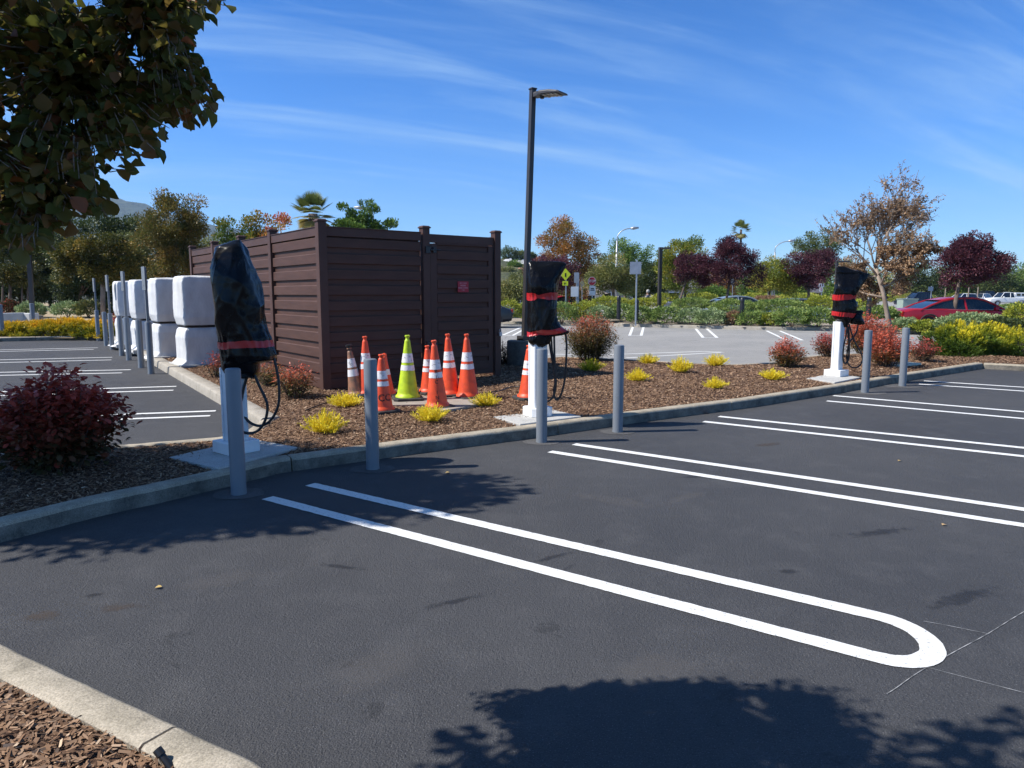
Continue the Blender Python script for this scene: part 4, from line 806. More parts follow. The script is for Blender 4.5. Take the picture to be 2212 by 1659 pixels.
# other small street furniture in the bed
for pts, lab in ((((1020, 868), (1050, 852), (1080, 846), (1108, 838), (1140, 842)), 'thin black drip hose crossing the mulch right of the orange cones'), (((660, 885), (700, 872), (735, 862), (752, 866)), 'thin black drip hose in the mulch before the enclosure corner')):
    q = []
    for u, v in pts: g = G(u, v, .15); q.append((g.x, g.y, bz(g.x, g.y) + .018))
    m = MB(); m.tube(smooth_path(q, 6), .008, 6); tag(m.build('drip_hose', M_RUB, smooth=True), lab, 'hose')
g = G(1945, 787, 0.15); m = MB(); m.box((g.x, g.y, bz(g.x, g.y) + 0.012), (0.75, 0.42, 0.05), rz=0.5); tag(m.build('utility_lid', pm('pale_green_concrete', (0.50, 0.56, 0.48), None, rough=0.8), bevel=0.012), 'pale green flat utility lid in the mulch behind the last bollard', 'utility cover')
pb = Vector((-1.02, 2.02, 0.08)); m = MB(); pt_ = P(341, 1621, 2.06); m.tube([pb, pt_], 0.011, 14); m.tube([pt_ - (pt_ - pb).normalized() * 0.02, pt_ + (pt_ - pb).normalized() * 0.004], 0.014, 14); tag(m.build('irrigation_riser', M_RUB, auto=40), 'short black irrigation pipe sticking out of the mulch by the near kerb', 'pipe')
for (u, v, w_, c_) in ((335, 1272, 0.03, 1), (962, 1023, 0.035, 4), (1517, 894, 0.07, 2), (2035, 1136, 0.03, 0), (1940, 997, 0.03, 3)):
    g = G(u, v); V, f = leaf_geo(np.array([[g.x, g.y, 0.006]]), np.array([[1, 0.4, 0.25]]), np.array([[0.2, 0.1, 1.0]]), np.array([w_ * 1.1]), 0.55, 0.15, 'leaf')
    tag(npmesh('fallen_leaf', V, f, [pm('tan_leaf', (0.45, 0.30, 0.14), None), pm('yellow_leaf', (0.55, 0.38, 0.12), None), pm('red_leaf', (0.50, 0.12, 0.05), None), pm('yellow_leaf', (0.55, 0.38, 0.12), None), pm('yellow_leaf', (0.55, 0.38, 0.12), None)][c_], smooth=True), ['pale dry leaf lying on the asphalt near the right edge of the picture', 'small yellow dry leaf lying on the dark asphalt', 'red fallen leaf at the foot of the kerb', 'yellow dry leaf between the second and third pairs of stall lines', 'yellow leaf by the tip of the second bollard shadow'][c_], 'leaf', 'fallen leaves')

# ------------------------------------------------------------------ foliage builders
def rdir(n):
    d = rng.normal(size=(n, 3)); return unit(d)
def shrub_leaves(cx, cy, z0, rx, ry, h, n, leaf, kind='round', lump=0.16, seed=0, up=0.3, shell=0.55, clump=0.0):
    # leaves of a dome shaped bush; returns centres, directions, normals, height fraction
    d = rdir(int(n * 1.5)); d = d[d[:, 2] > -0.55][:n]; n = len(d)
    lob = np.array([noise.noise(Vector((x * 2.3 + seed, y * 2.3, z * 2.3))) + 0.5 * noise.noise(Vector((x * 5.3, y * 5.3 + seed, z * 5.3))) for x, y, z in d])
    r = (shell + (1 - shell) * rng.random(n) ** 0.5) * (1 + lump * 1.6 * lob)
    zc = h * 0.46; p = np.stack([d[:, 0] * rx * r, d[:, 1] * ry * r, zc + d[:, 2] * (h * 0.56) * r], 1)
    p[:, 2] = np.maximum(p[:, 2], 0.02 * h + rng.random(n) * 0.05 * h)
    D = unit(d * 1.0 + rdir(n) * 0.8 + np.array([0, 0, up])); Nn = unit(d * 0.8 + rdir(n) * 0.5 + np.array([0, 0, 0.6]))
    return p + np.array([cx, cy, z0]), D, Nn, np.clip(p[:, 2] / h, 0, 1), lob, r
def core(parent, mat, cx, cy, z0, rx, ry, h, seed, k=0.70):
    pass
def bush(name, label, cat, x, y, z, rx, ry, h, n, leaf, pal, wr=0.5, up=0.3, colf=None, group=None, seed=0, lump=0.16, shell=0.55):
    C, D, Nn, hf, lob, r = shrub_leaves(0, 0, 0, rx, ry, h, n, leaf, lump=lump, seed=seed, up=up, shell=shell)
    n = len(C); Ln = leaf * rng.uniform(0.7, 1.3, n); V, f = leaf_geo(C, D, Nn, Ln, wr=wr, fold=0.10)
    lc = rng.normal(0.45, 0.2, n) + 0.35 * lob if colf is None else colf(hf, lob, n)
    # woody stems and a dense inner body so the bush is not see-through
    m = MB()
    for k in range(7):
        a = k * 0.9 + seed; m.tube([(0.03 * math.cos(a), 0.03 * math.sin(a), -0.03), (rx * 0.2 * math.cos(a), ry * 0.2 * math.sin(a), h * 0.3), (rx * 0.5 * math.cos(a), ry * 0.5 * math.sin(a), h * 0.7)], [0.02 * max(h, .5), 0.013 * max(h, .5), 0.005], 5)
    o = empty(name, (x, y, z), label, cat, group); m.build('stems', M_BARK, o)
    npmesh('foliage', V, f, LM[pal] if isinstance(pal, str) else pal, np.clip(lc, 0, 1), o); return o
def nandina(label, u, vb, h, w_, pal, n, seed, leaf=0.045, redlo=0.45, group='red nandina shrubs', z=None, loc=None, detail='kite', name='nandina_shrub'):
    g = G(u, vb, 0.14) if loc is None else Vector(loc); zz = bz(g.x, g.y) - 0.01 if z is None else z
    def colf(hf, lob, n): return np.clip((hf - redlo) * 1.3 + 0.35 + rng.normal(0, 0.16, n) + 0.25 * lob, 0.02, 1)
    n_st = int(26 + 60 * w_); C, D, Nn, H = [], [], [], []
    m = MB(); rr = random.Random(seed)
    for s in range(n_st):
        a = rr.uniform(0, 2 * math.pi); q = math.sqrt(rr.random()); rad = q * w_ * 0.5; top = h * (1.0 - 0.45 * q * q) * rr.uniform(0.78, 1.10)
        bx_, by_ = rad * 0.35 * math.cos(a), rad * 0.35 * math.sin(a); tx, ty = rad * math.cos(a) * 1.1, rad * math.sin(a) * 1.1
        pts = [Vector((bx_, by_, -0.02)), Vector(((bx_ + tx) / 2, (by_ + ty) / 2, top * 0.45)), Vector((tx, ty, top))]
        m.tube(pts, [0.006, 0.004, 0.002], 4)
        k = int(n / n_st)
        for j in range(k):
            t = 0.16 + 0.84 * rr.random() ** 0.8; b_ = pts[0].lerp(pts[1], t * 2) if t < 0.5 else pts[1].lerp(pts[2], t * 2 - 1)
            da = rr.uniform(0, 2 * math.pi); sp = rr.uniform(0.02, 0.10 + 0.10 * w_) * (1.15 - t * 0.5); p = b_ + Vector((math.cos(da) * sp, math.sin(da) * sp, rr.uniform(-0.02, 0.05)))
            C.append(p); D.append((math.cos(da) * 0.9 + rr.gauss(0, .35), math.sin(da) * 0.9 + rr.gauss(0, .35), rr.uniform(-0.5, 0.9))); Nn.append((rr.gauss(0, .5), rr.gauss(0, .5), 1)); H.append(p.z / h)
    C, D, Nn, H = np.array(C), np.array(D), np.array(Nn), np.array(H); C[:, 2] = np.maximum(C[:, 2], 0.01); nn_ = len(C); Ln = leaf * rng.uniform(0.65, 1.35, nn_)
    V, f = leaf_geo(C, D, Nn, Ln, wr=0.36 if detail == 'kite' else 0.30, fold=0.06, shape=detail); lc = colf(np.clip(H, 0, 1), np.array([noise.noise(Vector(c) * 6) for c in C]), nn_)
    if detail != 'kite': lc = np.repeat(lc, 8)
    o = empty(name, (g.x, g.y, zz), label, 'shrub', group); m.build('stems', M_BARK, o); npmesh('foliage', V, f, LM[pal], np.clip(lc, 0, 1), o); return o
def sprays(n_sp, w_, h, k, nl, seed, spread=1.0, flat=0.0, dome=None):
    C, D, Nn, H = [], [], [], []; rr = np.random.default_rng(seed)
    for s in range(n_sp):
        a = rr.uniform(0, 2 * np.pi); q = np.sqrt(rr.random()); L_ = rr.uniform(0.55, 1.15)
        if dome is None:
            out = q * w_ * 0.5 * L_; hh = h * (1.05 - 0.55 * q) * rr.uniform(0.7, 1.2); base = np.array([0.02 * np.cos(a), 0.02 * np.sin(a), 0.01]) + np.array([np.cos(a), np.sin(a), 0]) * out * 0.15
            end = np.array([np.cos(a) * out, np.sin(a) * out, hh])
        else: base, end = dome(rr, a, q)
        ax = end - base; t = np.linspace(0.12, 1, k)[:, None]; mid = base + ax * t + np.array([0, 0, -0.12 * h]) * (t * (1 - t)) * 2
        C.append(mid); H.append(t[:, 0]); ax = ax / (np.linalg.norm(ax) + 1e-9); d = ax[None] * 1.0 + rr.normal(0, 0.55, (k, 3)) + np.array([0, 0, 0.25]); D.append(d); Nn.append(rr.normal(0, 1, (k, 3)) + np.array([0, 0, 0.6]))
    C = np.concatenate(C); D = unit(np.concatenate(D)); Nn = np.concatenate(Nn); H = np.concatenate(H); n = len(C)
    Ln = nl * rr.uniform(0.6, 1.4, n); V, f = leaf_geo(C, D, Nn, Ln, wr=0.22, fold=0.04); return V, f, H
GV = []
for s in range(4):
    V, f, H = sprays(105, 0.66, 0.27, 36, 0.040, 100 + s); lc = np.clip(0.46 + 0.60 * H + rng.normal(0, 0.18, len(H)), 0, 1); GV.append((V, f, lc))
GME = {}
def gold(u, vb, wpx, label, i, sc=None, lime=False):
    g = G(u, vb, 0.15); zz = bz(g.x, g.y) - 0.005; s = wpx / 1535 * g.y / 0.66; o = empty('golden_juniper', (g.x, g.y, zz), label, 'shrub', 'small golden junipers in the mulch', rz=i * 1.7); o.scale = (s, s, s * (0.85 + 0.35 * ((i * 37) % 10) / 10))
    key = (i % 4, lime)
    if key not in GME:
        V, f, lc = GV[i % 4]; ob = npmesh('foliage', V, f, LM['goldg' if lime else 'gold'], lc, o); m = MB()
        for k in range(6): a = k * 1.05; m.tube([(0, 0, -0.03), (0.05 * math.cos(a), 0.05 * math.sin(a), 0.03), (0.14 * math.cos(a), 0.14 * math.sin(a), 0.09)], [0.007, 0.006, 0.003], 5)
        st = m.build('stems', M_BARK, o); GME[key] = (ob.data, st.data)
    else:
        for nm, me in zip(('foliage', 'stems'), GME[key]): link(bpy.data.objects.new(nm, me), o)
for i, (u, v, w_, lab, lime) in enumerate([(748, 878, 90, 'golden juniper at the foot of the dirty brown cone', 0), (702, 931, 106, 'golden juniper nearest the kerb, before the nearest charging post', 0), (930, 908, 92, 'golden juniper hiding the base of the lettered tall cone', 0), (1050, 877, 76, 'golden juniper right of the rightmost orange cone', 0),
    (1277, 803, 62, 'lime tinted juniper below the big round red shrub', 1), (1376, 825, 62, 'golden juniper right of the lone bollard', 0), (1400, 784, 56, 'golden juniper nearest the back lot markings', 0), (1471, 806, 66, 'ragged golden juniper in the middle of the mulch', 0), (1546, 789, 60, 'golden juniper at the back kerb', 0), (1543, 838, 60, 'golden juniper alone nearest the front kerb on the right', 0), (1668, 820, 66, 'golden juniper under the small red round shrub', 0),
    (385, 768, 24, 'tiny golden juniper between the two nearest white cabinets', 0), (290, 733, 20, 'tiny golden juniper among the farther white cabinets', 0)]): gold(u, v, w_, lab, i, lime=lime)

nandina('large dark burgundy nandina in the shade beside the kerb, nearest the camera', 130, 1012, 0.80, 0.92, 'nandd', 9500, 5, 0.054, 0.34, detail='leaf')
nandina('bright red nandina at the corner of the brown enclosure', 638, 858, 0.48, 0.46, 'nando', 1500, 6, 0.05, 0.38)
nandina('orange tipped low nandina behind the nearest charging post', 583, 832, 0.36, 0.50, 'nando', 900, 7, 0.05, 0.6)
nandina('pinkish red nandina beside the nearest white cabinet', 470, 812, 0.46, 0.42, 'nand', 900, 8, 0.05, 0.3)
nandina('big round nandina with red top and green skirt beside the middle charging post', 1274, 777, 1.04, 1.08, 'nando', 12500, 9, 0.052, 0.55)
nandina('small dark red nandina between the gate and the lamp post pier', 1088, 786, 0.50, 0.46, 'nand', 900, 10, 0.05, 0.6)
nandina('small crimson nandina standing alone on a green skirt', 1700, 792, 0.56, 0.60, 'nando', 3600, 12, 0.05, 0.35)
nandina('red nandina left of the farthest charging post', 1790, 770, 0.62, 0.60, 'nand', 1900, 13, 0.058, 0.25)
nandina('tall orange red nandina behind the farthest charging post', 1872, 762, 1.02, 1.12, 'nando', 7500, 14, 0.062, 0.2)
nandina('round red nandina between the two farthest bollards', 1916, 790, 0.80, 0.86, 'nando', 5200, 15, 0.054, 0.12)
nandina('small pinkish nandina right of the farthest bollard', 1992, 780, 0.48, 0.56, 'nand', 1500, 16, 0.052, 0.2)
nandina('bright red nandina beside the farthest white cabinet', 257, 722, 0.85, 0.6, 'nand', 1100, 17, 0.07, 0.0)
# large yellow juniper mound on the right
def mound(name, label, cx, cy, z, rx, ry, h, n_sp, k, nl, pal, seed, ev=None, group=None):
    def dome(rr, a, q):
        th = a; el_ = np.arccos(1 - rr.random() * 1.05); d = np.array([np.sin(el_) * np.cos(th), np.sin(el_) * np.sin(th), np.cos(el_)])
        lob = 1 + 0.34 * noise.noise(Vector(tuple(d * 2.6 + seed))) + 0.10 * noise.noise(Vector(tuple(d * 7 + seed)))
        s = np.array([rx, ry, h]) * lob; e = d * s; b = e * 0.88 - np.array([0, 0, 0.02]); e = e + np.array([0.02, 0, 0.02 * h]); e[2] = max(e[2], 0.02); b[2] = max(b[2], 0.0); return b, e
    V, f, H = sprays(n_sp, 1, h, k, nl, seed, dome=dome); C = V.reshape(-1, 4, 3)[:, 0]
    hf = np.clip(C[:, 2] / h, 0, 1.1); nzv = np.array([noise.noise(Vector(tuple(c * 1.7 + seed))) for c in C])
    lc = np.clip(0.10 + 0.55 * hf ** 1.6 * 1.35 - 0.06 + 0.25 * (H - 0.4) + (ev[0] * C[:, 0] / rx if ev else 0) + 0.5 * nzv + rng.normal(0, 0.10, len(H)), 0, 1)
    o = empty(name, (cx, cy, z), label, 'shrub', group); npmesh('foliage', V, f, LM[pal], lc, o)
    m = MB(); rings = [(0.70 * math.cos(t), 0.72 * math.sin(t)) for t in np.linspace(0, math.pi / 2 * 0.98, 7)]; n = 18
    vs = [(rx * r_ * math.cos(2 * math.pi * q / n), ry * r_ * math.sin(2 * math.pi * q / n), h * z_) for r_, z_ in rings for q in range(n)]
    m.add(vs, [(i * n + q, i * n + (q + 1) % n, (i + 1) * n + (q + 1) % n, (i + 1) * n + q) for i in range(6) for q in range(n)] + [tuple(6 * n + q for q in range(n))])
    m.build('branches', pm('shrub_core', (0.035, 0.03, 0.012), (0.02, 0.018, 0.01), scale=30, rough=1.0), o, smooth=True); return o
g = G(2125, 770, 0.15); mound('spreading_juniper', 'large yellow topped spreading juniper at the right kerb corner', g.x + 0.1, g.y + 0.75, 0.14, 1.15, 0.75, 0.68, 1900, 26, 0.052, 'goldg', 41, (0.22,))
g = G(2050, 768, 0.15); mound('spreading_juniper', 'green spreading juniper in front of the yellow topped one', g.x + 0.45, g.y + 0.25, 0.13, 0.66, 0.5, 0.48, 900, 24, 0.05, 'goldg', 43, (0.0,))
g = G(2240, 772, 0.15); mound('spreading_juniper', 'dark edged yellow juniper cut by the right edge of the picture', g.x + 0.1, g.y + 0.9, 0.14, 0.8, 0.8, 0.58, 900, 24, 0.052, 'goldg', 47, (0.2,))
# golden ground cover by the left lot
for i, (u, h, rx) in enumerate(((-10, 0.55, 1.6), (60, 0.62, 1.8), (128, 0.72, 1.7), (190, 0.62, 1.5), (232, 0.5, 1.0))):
    p = P(u, 722, 25.2 + 0.4 * (i % 2)); mound('golden_ground_cover', ['golden shrub cut by the left edge of the picture beyond the left lot', 'green flecked golden shrub before the low white wall', 'tall golden orange shrub in the middle of the bank edge', 'golden orange shrub behind the farthest sign post bollard', 'small golden shrub beside the farthest white cabinet'][i], p.x, p.y + 0.3, 0.12, rx, 1.3, h * 0.68, 760, 16, 0.12, 'goldo', 60 + i, None, 'golden shrubs along the far kerb of the left lot')

# ------------------------------------------------------------------ trees
def tree(label, base, top_z, blobs, n, leaf, pal, trunk_r=0.09, fork=None, group=None, lean=(0, 0), ncl=60, clr=0.45, bark=M_BARK, cat='tree', name='tree', limbs=14, wr=0.6, lcb=0.45, seed=0, up=0.0, colf=None, fill=1.0):
    # blobs: (dx, dz, rx, rz, ry) relative to base
    rr = np.random.default_rng(seed + 999); bx, by, bz_ = base; o = empty(name, (bx, by, bz_), label, cat, group)
    n = int(n * 1.7); ncl = int(ncl * 1.25); clr *= 1.18; vol = np.array([b[2] * b[3] * b[4] for b in blobs]); pr = vol ** 0.75; pr /= pr.sum(); cl = []
    while len(cl) < ncl:
        b = blobs[rr.choice(len(blobs), p=pr)]; d = rr.normal(size=3); d /= np.linalg.norm(d); r = rr.uniform(0.45, 1.0) ** 0.6
        p = np.array([b[0] + d[0] * b[2] * r, d[1] * b[4] * r, b[1] + d[2] * b[3] * r]); 
        cl.append((p, d, clr * rr.uniform(0.6, 1.35)))
    cs = np.array([c[0] for c in cl]); ds = np.array([c[1] for c in cl]); rs = np.array([c[2] for c in cl]); tone = rr.normal(0, 0.16, ncl)
    w8 = rs ** 2; w8 /= w8.sum(); idx = rr.choice(ncl, n, p=w8)
    u_ = unit(rr.normal(size=(n, 3))); rad = rr.random(n) ** 0.45; C = cs[idx] + u_ * (rs[idx] * rad)[:, None] * np.array([1.15, 1.15, 0.85])
    D = unit(u_ + ds[idx] * 0.7 + rr.normal(0, 0.5, (n, 3)) + np.array([0, 0, up])); Nn = unit(u_ + np.array([0, 0, 0.9]) + rr.normal(0, 0.5, (n, 3)))
    V, f = leaf_geo(C, D, Nn, leaf * rr.uniform(0.65, 1.35, n), wr=wr, fold=0.12); lc = lcb + tone[idx] + rr.normal(0, 0.15, n)
    if colf is not None: lc = colf(C, lc)
    fk = fork if fork is not None else min(b[1] - b[3] for b in blobs); fkp = Vector((lean[0], lean[1], max(fk, 0.3)))
    m = MB(); m.tube([(0, 0, -0.2), (lean[0] * 0.3, lean[1] * 0.3, fkp.z * 0.4), tuple(fkp)], [trunk_r * 1.15, trunk_r, trunk_r * 0.8], 10)
    top = cs[np.argmax(cs[:, 2])]; ld = fkp.lerp(Vector(tuple(top)), 0.75); m.tube([tuple(fkp), tuple(fkp.lerp(ld, 0.5) + Vector((0.08, 0, 0))), tuple(ld)], [trunk_r * 0.78, trunk_r * 0.5, trunk_r * 0.15], 8)
    m.build('trunk', bark, o, smooth=True); m = MB()
    for j in rr.permutation(ncl)[:limbs]:
        e = Vector(tuple(cs[j])); s_ = fkp.lerp(ld, float(rr.uniform(0, 0.55))); mid = s_.lerp(e, 0.5) + Vector((0, 0, 0.12 * (e - s_).length)); m.tube([tuple(s_), tuple(mid), tuple(e)], [trunk_r * 0.42, trunk_r * 0.25, trunk_r * 0.06], 5)
    m.build('limbs', bark, o, smooth=True)
    npmesh('crown', V, f, LM[pal] if isinstance(pal, str) else pal, np.clip(lc, 0, 1), o); return o
def ptree(label, Y, ub, vbase, blobs_px, n, leafpx, pal, zb=None, uf=None, vf=None, **kw):
    # place a tree at distance Y from outlines measured in the photograph (crown blobs: u, v, half width, half height)
    b = P(ub, vbase, Y); zb_ = b.z if zb is None else zb; s = Y / FPX; base = (b.x, Y, zb_); bl = []
    for (u, v, rw, rh) in blobs_px:
        p = P(u, v, Y); bl.append((p.x - b.x, p.z - zb_, rw * s, rh * s, rw * s * 0.9))
    if vf is not None: q = P(uf if uf else ub, vf, Y); kw['fork'] = q.z - zb_; kw['lean'] = (q.x - b.x, 0)
    return tree(label, base, 0, bl, n, leafpx * s, pal, clr=kw.pop('clp', 14) * s, trunk_r=kw.pop('tp', 3) * s, **kw)
T = ptree
redtop = lambda C, lc: lc + 0.0
# right half, from left to right
T('tall rust and orange tree behind the plum tree, right of the lamp post', 50, 1225, 655, [(1222, 545, 52, 70), (1255, 560, 34, 55), (1195, 560, 30, 45), (1240, 615, 45, 30), (1210, 505, 22, 38)], 15000, 3.4, 'rust', zb=0.2, vf=640, seed=1, ncl=110, clp=12, up=0.4, tp=4, colf=lambda C, lc: lc + 0.04 * (C[:, 2] - 4))
T('dark plum tree between the lamp post and the yellow crossing sign', 40, 1190, 660, [(1178, 588, 34, 34), (1210, 592, 34, 32), (1160, 570, 14, 24)], 9000, 3.2, 'plum', zb=0.2, vf=625, seed=2, ncl=70, clp=11, colf=lambda C, lc: lc + 0.15)
T('orange leaved low tree behind the yellow crossing sign', 55, 1240, 655, [(1240, 628, 34, 22), (1205, 620, 20, 22)], 4000, 3.2, 'rust', zb=0.2, seed=3, ncl=36, clp=11, colf=lambda C, lc: lc + 0.2)
T('olive green spreading tree with pale forked trunk by the stop sign', 42, 1325, 660, [(1322, 590, 45, 36), (1355, 605, 30, 26), (1298, 610, 28, 24)], 10500, 3.0, 'olive', zb=0.2, vf=632, seed=4, ncl=80, clp=11, bark=M_PBARK, tp=4)
T('bright green upright tree behind the far street light', 66, 1350, 650, [(1340, 560, 26, 38), (1375, 565, 26, 36), (1405, 575, 18, 40), (1350, 610, 34, 28), (1328, 545, 8, 18)], 9000, 3.2, 'green', zb=0.2, seed=5, ncl=80, clp=10, up=0.8)
T('dark green tree behind the grey back-facing sign', 58, 1400, 655, [(1400, 605, 34, 36), (1430, 600, 26, 40), (1372, 620, 28, 22)], 9000, 3.2, 'dark', zb=0.2, seed=6, ncl=80, clp=11)
T('yellowish green tall tree behind the far black lamp post', 52, 1480, 655, [(1470, 555, 32, 40), (1500, 560, 24, 42), (1455, 590, 30, 38), (1490, 600, 34, 32), (1440, 565, 14, 26)], 12500, 3.4, 'yelgreen', zb=0.2, vf=630, seed=7, ncl=100, clp=11, up=0.5, colf=lambda C, lc: lc - 0.12)
T('leaning plum tree with a thin curved trunk left of the tallest plum tree', 38, 1462, 668, [(1500, 575, 38, 26), (1530, 585, 30, 28), (1478, 590, 20, 18)], 9500, 3.0, 'plum', zb=0.4, uf=1480, vf=612, seed=8, ncl=70, clp=10, tp=2.4, bark=M_BARK)
T('tallest dark plum tree with a slanting trunk in the hedge bed', 37, 1564, 675, [(1585, 565, 38, 40), (1575, 535, 20, 22), (1610, 550, 24, 26), (1625, 590, 26, 26), (1560, 590, 22, 26)], 12500, 3.0, 'plum', zb=0.4, uf=1575, vf=615, seed=9, ncl=95, clp=10, tp=2.8, up=0.4)
T('green street tree between the two plum trees with yellow tips', 46, 1662, 662, [(1672, 592, 44, 30), (1690, 610, 34, 22), (1645, 605, 22, 24), (1680, 572, 20, 14)], 9500, 3.4, 'yelgreen', zb=0.2, vf=630, seed=10, ncl=75, clp=11, tp=2.6)
T('purple plum tree in front of the broad dark evergreen', 45, 1747, 662, [(1750, 580, 42, 30), (1775, 570, 30, 28), (1715, 575, 20, 22), (1755, 602, 34, 16)], 10500, 3.0, 'plum', zb=0.2, vf=618, seed=11, ncl=80, clp=10, tp=3)
T('broad dark evergreen tree rising above the purple plum tree', 90, 1770, 650, [(1770, 530, 42, 30), (1740, 540, 28, 22), (1800, 535, 18, 30), (1765, 570, 40, 34)], 9000, 3.0, 'pine', zb=0.2, seed=12, ncl=80, clp=9, tp=4)
T('dark plum tree with thin leaning trunk behind the red car', 29.5, 2060, 672, [(2095, 560, 46, 38), (2130, 570, 44, 34), (2060, 575, 36, 30), (2105, 525, 32, 24), (2160, 565, 26, 22), (2075, 605, 28, 18)], 14500, 4.0, 'plum', zb=0.3, uf=2072, vf=605, seed=13, ncl=110, clp=12, tp=4.5, up=0.3, colf=lambda C, lc: lc + 0.05)
# scattered background trees, right
BG = [(1106, 60, 624, 26, 18, 'olive', 'olive green tree between the enclosure and the lamp post'), (1150, 75, 622, 20, 18, 'yelgreen', 'light green tree beyond the dark flat roofed building'), (1560, 70, 612, 30, 30, 'rust', 'russet low tree between two plum trees'), (1630, 75, 610, 32, 32, 'green', 'green tree behind the tallest plum tree'),
      (1710, 80, 606, 30, 30, 'green', 'pale green tree between the street tree and the purple plum'), (1810, 78, 600, 30, 36, 'green', 'green tree behind the farthest charging post'), (1835, 60, 590, 22, 40, 'brown', 'orange brown tree left of the bare branched tree'), (1880, 85, 606, 40, 30, 'olive', 'olive tree low behind the bare branched tree'),
      (1950, 135, 604, 34, 32, 'brown', 'brownish tree beyond the dark pickup'), (2000, 132, 602, 34, 32, 'dark', 'dark green tree beyond the parked white cars'), (2050, 138, 608, 34, 28, 'green', 'mid green tree beyond the first white car'), (2105, 140, 606, 34, 30, 'olive', 'olive green tree beyond the plum tree crown'),
      (2150, 134, 608, 32, 32, 'dark', 'dark evergreen beyond the white pickup cab'), (2190, 136, 602, 36, 34, 'green', 'green tree at the right edge above the white pickup'), (2235, 138, 602, 36, 36, 'olive', 'olive tree cut by the right edge of the picture'), (1310, 90, 630, 30, 20, 'dark', 'small dark tree low behind the stop sign'), (1540, 64, 634, 24, 16, 'green', 'small rounded green tree beside the grey roofed house')]
for i, (u, Y, v, rw, rh, pal, lab) in enumerate(BG):
    T(lab, Y, u, 652, [(u, v, rw, rh), (u + rw * 0.5, v + 8, rw * 0.7, rh * 0.7), (u - rw * 0.5, v + 10, rw * 0.6, rh * 0.7), (u, 636, rw * 0.95, 12)], 3800, 3.6, pal, zb=0.1, seed=30 + i, ncl=44, clp=10, group='background trees beyond the lots', limbs=6)
# bare branched tree
def bare_tree(label, base, h, seed, pal):
    rr = random.Random(seed); o = empty('tree', base, label, 'tree'); tr = MB(); br = MB(); C, D, Nn, B = [], [], [], []
    def grow(p, d, L_, r, lev):
        n = 3; pts = [p]; q = p
        for i in range(n):
            d = (d + Vector((rr.gauss(0, .10), rr.gauss(0, .10), rr.gauss(0.02, .05)))).normalized(); q = q + d * (L_ / n); pts.append(q)
        rad = [max(r * (1 - 0.42 * i / n), 0.0075 - 0.0007 * lev) for i in range(n + 1)]; (tr if lev < 1 else br).tube([tuple(x) for x in pts], rad, 8 if lev < 2 else 4, caps=lev < 2)
        if lev >= 2:
            dens = 34 if q.z < 2.6 else (8 if rr.random() < 0.55 else 2)
            for k in range(dens):
                t = rr.random(); x = pts[0].lerp(pts[-1], t) + Vector((rr.gauss(0, .02), rr.gauss(0, .02), rr.gauss(0, .02))); C.append(tuple(x)); D.append((rr.gauss(0, 1), rr.gauss(0, 1), rr.gauss(-0.2, .8))); Nn.append((rr.gauss(0, 1), rr.gauss(0, 1), 1.0))
        if lev >= (4 if q.z < 2.4 else 5): return
        k = {0: 12, 1: 4, 2: 4, 3: 3, 4: 3}[lev]
        for j in range(k):
            a = 2 * math.pi * (j * 0.618 + rr.random() * 0.2); low = lev == 0 and j < 6
            tilt = rr.uniform(1.10, 1.45) if low else (rr.uniform(0.22, 0.80) if lev == 0 else rr.uniform(0.25, 0.78))
            ax = d.orthogonal().normalized(); ax.rotate(Matrix.Rotation(a, 3, d)); nd = (d * math.cos(tilt) + ax * math.sin(tilt) + Vector((0.15, 0, 0.05 if low or q.z < 2.2 else 0.15))).normalized()
            t = (rr.uniform(0.58, 0.90) if low else (rr.uniform(0.80, 1.0) if lev == 0 else rr.uniform(0.45, 1.0))); s_ = pts[min(n, int(t * n))].lerp(pts[min(n, int(t * n) + 1)], t * n - int(t * n)) if t < 1 else pts[-1]
            L2 = (rr.uniform(0.50, 0.72) if low else rr.uniform(0.85, 1.15)) if lev == 0 else L_ * rr.uniform(0.55, 0.80)
            grow(s_, nd, L2, r * (1 - 0.42 * t) * rr.uniform(0.5, 0.68), lev + 1)
    grow(Vector((0, 0, -0.1)), Vector((0.0, 0, 1)), 2.35, 0.072, 0)
    tr.build('trunk', M_PBARK, o, smooth=True); br.build('branches', M_PBARK, o, smooth=True); C, D, Nn = np.array(C), np.array(D), np.array(Nn); n = len(C); V, f = leaf_geo(C, D, Nn, rng.uniform(0.04, 0.08, n), wr=0.6)
    npmesh('crown', V, f, LM[pal], np.clip(rng.normal(.5, .25, n), 0, 1), o); return o
bb = P(1928, 735, 18.2); bare_tree('half bare tree with pale trunk and brown leaves behind the red nandina', (bb.x, bb.y, 0.15), 3.95, 12, 'brown')

# left half
T('tall dark olive tree left of the brown enclosure', 36, 380, 660, [(370, 500, 52, 66), (405, 470, 30, 50), (345, 540, 46, 70), (400, 560, 44, 60), (340, 440, 18, 34), (425, 600, 26, 50)], 22000, 4.0, 'rust', zb=0.55, seed=60, ncl=150, clp=14, tp=5, up=0.4, colf=lambda C, lc: lc * 0.6 - 0.12)
T('yellow green maple with a pale straight trunk in the sandy bank', 33, 222, 668, [(215, 540, 58, 40), (165, 560, 36, 36), (262, 565, 40, 38), (140, 590, 20, 22), (235, 590, 44, 20)], 13500, 5.0, 'maple', colf=lambda C, lc: lc + 0.0, zb=0.62, vf=600, seed=61, ncl=100, clp=13, tp=5, bark=M_PBARK)
T('curved thin trunked tree behind the farthest white cabinet', 38, 250, 662, [(285, 555, 40, 46), (265, 600, 28, 20)], 8500, 4.0, 'olive', zb=0.6, uf=262, vf=605, seed=62, ncl=70, clp=12, tp=4, bark=M_PBARK)
